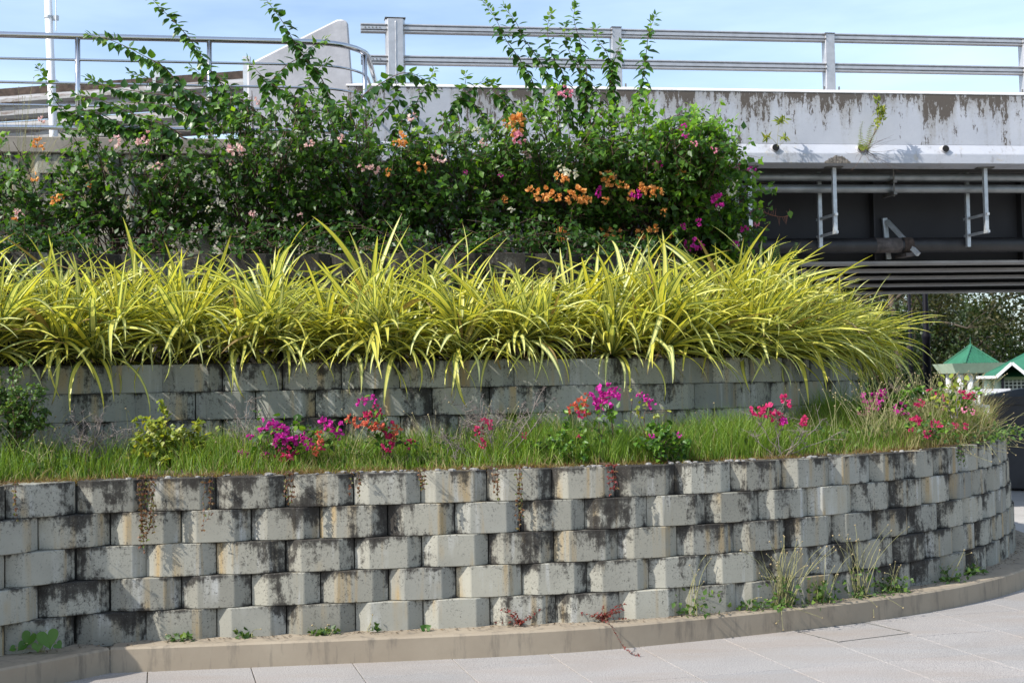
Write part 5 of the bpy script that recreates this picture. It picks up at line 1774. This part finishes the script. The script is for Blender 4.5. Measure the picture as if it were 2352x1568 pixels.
def vine(x, y0, y1, n, label, mat='vine_leaf', spread=14):
    global vn
    vn += 1
    r = random.Random(500 + vn)
    s = s_at(x, 0.0, ZT1)
    p, ph = wn_(-0.012, s)
    ztop = ZT1 + 0.01
    px = proj((p.x, p.y, ztop))
    per = (p.y / FPX)
    root = thing('creeper', (p.x, p.y, ztop), label, 'creeper', 'creepers hanging on the lowest wall')
    st, lv = Stems(), Leaves()
    for k in range(n):
        L = (y1 - y0) * per * r.uniform(0.55, 1.0)
        q, _ = wn_(-0.012, s + r.uniform(-1, 1) * spread * per)
        q0, _ = wn_(0.15, s + r.uniform(-1, 1) * spread * per)
        pts = [Vector((q0.x, q0.y, ztop + 0.01)), Vector((q.x, q.y, ztop + 0.005))]
        m = max(4, int(L / 0.03))
        x_ = 0
        for j in range(1, m + 1):
            x_ += r.uniform(-.008, .008)
            pts.append(Vector((q.x + x_, q.y - 0.012 - r.uniform(0, .012), ztop - L * j / m)))
        st.add(pts, 0.002, 0.001)
        for pt in pts[1:]:
            for _ in range(3):
                lv.add(pt, rdir(r) + Vector((0, -.4, -.5)), rdir(r) + Vector((0, -1, .5)), r.uniform(.012, .026), r.random())
    st.build('strand_bundle', M['twig'], root, kind='stuff')
    lv.build('foliage', M[mat], root)


vine(325, 1105, 1275, 9, 'thickest dry creeper hanging over the second joint at the left')
vine(355, 1105, 1250, 4, 'thin creeper beside the thickest one, reaching the third course')
vine(655, 1110, 1185, 6, 'short reddish creeper in the black stained joint above the kerb middle')
vine(480, 1105, 1230, 3, 'thin creeper strand between the two dry bundles')
vine(815, 1110, 1180, 3, 'creeper strand hanging in the joint right of the black block')
vine(975, 1105, 1150, 4, 'short creeper in the joint below the crimson flowers')
vine(1190, 1090, 1230, 4, 'long green-leaved creeper near the middle of the wall')
vine(1395, 1080, 1145, 5, 'red creeper over the top course right of the middle', 'red_leaf')
vine(1130, 1095, 1170, 3, 'creeper curving in the joint left of the long green one')
vine(40, 1120, 1200, 2, 'faint creeper strand at the left edge of the wall')
vine(2200, 1050, 1095, 5, 'green tuft hanging from the top course near the right end', 'weed_leaf')


def red_weed(x, label, seed, n, tail=None):
    r = random.Random(seed)
    b = Vector(on_kerb(x))
    root = thing('red_weed', b, label, 'weed')
    st, lv = Stems(), Leaves()
    for k in range(n):
        e = b + Vector((r.uniform(-.16, .16), r.uniform(-.06, .0), r.uniform(0.01, .13)))
        pts = bez(b, b.lerp(e, .5) + Vector((0, 0, .03)), e, 5)
        st.add(pts, .002, .001)
        for q in pts[1:]:
            for _ in range(3): lv.add(q, rdir(r) + Vector((0, -.2, .2)), rdir(r) + Vector((0, -.5, .8)), r.uniform(.012, .024), r.random() * 0.8)
    if tail:
        pts = [b, b + Vector((.03, -.13, .02)), b + Vector((.07, -.24, -.03)), b + Vector((.11, -.27, -.10)), b + Vector((.16, -.32, -.142)), b + Vector((.2, -.36, -.142))]
        pts = catmull(pts, 4)
        st.add(pts, .003, .0015)
        for q in pts:
            for _ in range(4): lv.add(q + Vector((0, 0, .003)), rdir(r), rdir(r) + Vector((0, -.3, 1)), r.uniform(.008, .018), r.random() * 0.7)
    st.build('stem_tangle', M['twig'], root, kind='stuff')
    lv.build('foliage', M['red_leaf'], root)


red_weed(1195, 'small red weed on the kerb, left of the trailing one', 1, 12)
red_weed(1380, 'red weed on the kerb trailing a stem down to the paving', 2, 16, True)

# heart-shaped leaves
def heart_mesh(mat, n=26):
    """broad heart-shaped leaf with a sunken midrib and wavy edge, unit length along +y"""
    V, F = [(0, 0.12, -0.02), (0, 0.5, -0.05)], []
    for i in range(n):
        a = 2 * math.pi * i / n
        x = 0.52 * math.sin(a) ** 3 * 1.08
        y = (13 * math.cos(a) - 5 * math.cos(2 * a) - 2 * math.cos(3 * a) - math.cos(4 * a)) / 17
        y = (0.72 - y) / 1.72 * 1.04
        V.append((x, y, 0.10 * abs(x) * 2 + 0.02 * math.sin(a * 7) - 0.12 * y * y))
    for i in range(n):
        a, b = 2 + i, 2 + (i + 1) % n
        F.append((1, a, b) if True else (0, a, b))
    return np_mesh('leaf', np.array(V[1:]), np.array(F) - 1, mat, smooth=True)


BIG = [heart_mesh(m_leaf('broad_leaf', (0.04, 0.11, 0.012), (0.06, 0.145, 0.018), (0.085, 0.18, 0.025), 0.35, 0.45, by_object=True))]
hl = thing('broad_leaf_plant', on_kerb(100), 'plant with big light green heart-shaped leaves in the bottom left corner', 'plant')
c0 = Vector(on_kerb(100))
for (dx, dz, sz, a) in ((-0.04, 0.125, .095, -2.75), (0.045, 0.135, .115, 2.85), (-0.07, 0.065, .06, -2.3), (0.0, 0.07, .06, 3.0), (0.10, 0.06, .05, 2.2), (-0.13, 0.04, .04, -1.9)):
    base_ = c0 + Vector((dx, -0.09 + 0.03 * random.random(), dz))
    inst('leaf', BIG[0], base_, hl, frame_q(Vector((math.sin(a), -.35, math.cos(a))), Vector((-.25 if dx < 0 else .1, -1, .55))), sz)
    MB().tube(bez(c0 + Vector((dx * .15, -.02, 0)), c0 + Vector((dx * .2, -.05, dz * .8)), base_, 6), .0025, 5).build('leaf_stalk', M['weed_stalk'], hl)
hs = thing('seedling', on_kerb(972), 'single small round-leaved seedling on the kerb', 'plant')
c0 = Vector(on_kerb(972))
for a in (-0.9, 0.9):
    inst('leaf', BIG[0], c0 + Vector((0, -.03, .008)), hs, frame_q(Vector((math.sin(a), -.3, math.cos(a))), Vector((0, -1, .6))), .045)

# plants rooted in the drain holes of the bridge
M['fern'] = m_leaf('fern', (0.10, 0.15, 0.02), (0.20, 0.25, 0.035), (0.30, 0.30, 0.06), 0.35, 0.5)


def frond(lv, st, pts, w, r, tone=0.5):
    cp = catmull(pts, 6)
    st.add(cp, .003, .001)
    for i, p in enumerate(cp):
        f = i / (len(cp) - 1)
        tan = (cp[min(i + 1, len(cp) - 1)] - cp[max(i - 1, 0)]).normalized()
        sd = tan.cross(Vector((0, -1, 0.2))).normalized()
        for sg in (-1, 1):
            lv.add(p, sd * sg + tan * .3, Vector((0, -1, .3)), w * (1 - 0.75 * f) * r.uniform(.85, 1.1), tone + r.uniform(-.3, .3))


def ledge(x, y):
    X = (x - 1176) / FPX * 15.3
    return at(x, y, 14.6 + BS * X - 0.13)


r = random.Random(9)
f1 = thing('drain_fern', ledge(1984, 345), 'fern and dry roots growing out of the middle drain hole of the bridge', 'fern')
st, lv, lv3 = Stems(), Leaves(), Leaves()
for pts in (((1984, 345), (1992, 315), (2000, 290), (2012, 268)), ((1982, 345), (1977, 320), (1974, 300), (1974, 283)), ((1986, 345), (1998, 325), (2006, 305), (2010, 290)), ((1980, 345), (1973, 335), (1973, 325))):
    frond(lv, st, [ledge(*q) - DN * r.uniform(0, .1) for q in pts], .05, r)
for pts in (((1986, 345), (2004, 300), (2010, 260), (2008, 232)), ((1990, 330), (2016, 285), (2018, 262), (2022, 250))):
    cp = catmull([ledge(*q) - DN * .08 for q in pts], 6)
    st.add(cp, .004, .0015)
    for p in cp[6:]:
        for _ in range(4): lv3.add(p + rdir(r) * .02, rdir(r) + Vector((0, -.2, .3)), rdir(r) + Vector((0, -1, .6)), r.uniform(.05, .085), r.random())
for k in range(26):
    a = ledge(1984 + r.uniform(-8, 8), 345)
    e = a + Vector((r.uniform(-.25, .45), -.08, r.uniform(-.28, .2)))
    st.add(bez(a, a.lerp(e, .5) + rdir(r) * .08, e, 6), .0022, .0008)
st.build('root_tangle', M['twig'], f1, kind='stuff')
lv.build('frond_spray', M['fern'], f1, LANCE)
lv3.build('foliage', M['yellow_leaf'], f1, LANCE)
f2 = thing('drain_sapling', ledge(1781, 340), 'thin sapling with leaf tufts growing out of the left drain hole of the bridge', 'plant')
st, lv = Stems(), Leaves()
for pts in (((1781, 340), (1782, 315), (1784, 295), (1786, 282)), ((1786, 290), (1792, 284), (1796, 279)), ((1781, 335), (1770, 322), (1762, 317), (1756, 318)), ((1782, 338), (1796, 328), (1797, 318))):
    cp = catmull([ledge(*q) - DN * .06 for q in pts], 5)
    st.add(cp, .003, .0015)
    for _ in range(13): lv.add(cp[-1] + rdir(r) * .02, rdir(r) + Vector((0, -.2, .1)), rdir(r) + Vector((0, -1, .6)), r.uniform(.06, .10), r.random())
st.build('stem_system', M['weed_stalk'], f2, kind='stuff')
lv.build('foliage', M['yellow_leaf'], f2, LANCE)
f3 = thing('terrace_fern', at(1825, 600, 11.6), 'upright green fern frond behind the striped plants at the bridge opening', 'fern')
st, lv = Stems(), Leaves()
for dx in (0, -42):
    frond(lv, st, [at(1823 + dx, 660, 11.6), at(1822 + dx, 610, 11.6), at(1826 + dx, 580, 11.55), at(1829 + dx, 558, 11.5)], .07, r)
st.build('stem_system', M['weed_stalk'], f3, kind='stuff')
lv.build('frond_spray', M['weed_leaf'], f3, LANCE)
tw = thing('bare_twig', at(1740, 480, 12.3), 'reddish bare twig with one heart-shaped leaf reaching into the bridge opening', 'twig')
st = Stems()
cp = catmull([at(1690, 460, 12.3), at(1740, 480, 12.3), at(1775, 495, 12.3), at(1805, 497, 12.3), at(1818, 485, 12.3)], 6)
st.add(cp, .005, .002)
for p in cp[4:-3]:
    st.add([p, p + Vector((r.uniform(-.02, .02), 0, r.choice((-1, 1)) * r.uniform(.03, .09)))], .0025, .001)
st.build('stem', m_plain('red_twig', (0.22, 0.09, 0.06), 0.8), tw)
inst('leaf', HEART_TIP, at(1814, 484, 12.3), tw, frame_q(Vector((.1, -.1, -1)), Vector((-.2, -1, .2))), .075)

# leaf litter and dirt in the corner between kerb and wall
rl = random.Random(33)
lit = Leaves()
for k in range(900):
    sq = rl.uniform(-3.2, 7.5)
    d = -0.02 - 0.10 * rl.random() ** 2.2
    p, ph = wn_(d, sq)
    lit.add((p.x, p.y, KH + 0.006), Vector((rl.uniform(-1, 1), rl.uniform(-1, 1), 0.1)), Vector((rl.uniform(-.4, .4), rl.uniform(-.4, .4), 1)), rl.uniform(.008, .022), rl.random())
M['litter'] = m_leaf('leaf_litter', (0.035, 0.025, 0.018), (0.09, 0.06, 0.035), (0.20, 0.14, 0.07), 0.1, 0.9)
V, F, k = stamp(LEAF4, lit.p, lit.d, lit.n, lit.s)
tag(np_obj('leaf_litter', V, F, M['litter'], attrs={'rnd': np.repeat(lit.r, k)}), 'dry brown leaf crumbs in the corner between kerb and wall', 'leaf litter', kind='stuff')
for k in range(14):
    d = rl.uniform(0.3, 1.1)
    sq = -3.0 + k * 0.47 + rl.uniform(-.15, .15)
    p, ph = wn_(d, sq)
    weed((p.x, p.y, zter(d)), 'broad-leaved weed with thin stalks in the grass strip, %s from the left' % ORD[k], 200 + k, rl.uniform(.22, .42), rl.choice((5, 8, 10)), .24, rl.choice((60, 90)), 'broad-leaved weeds in the grass')
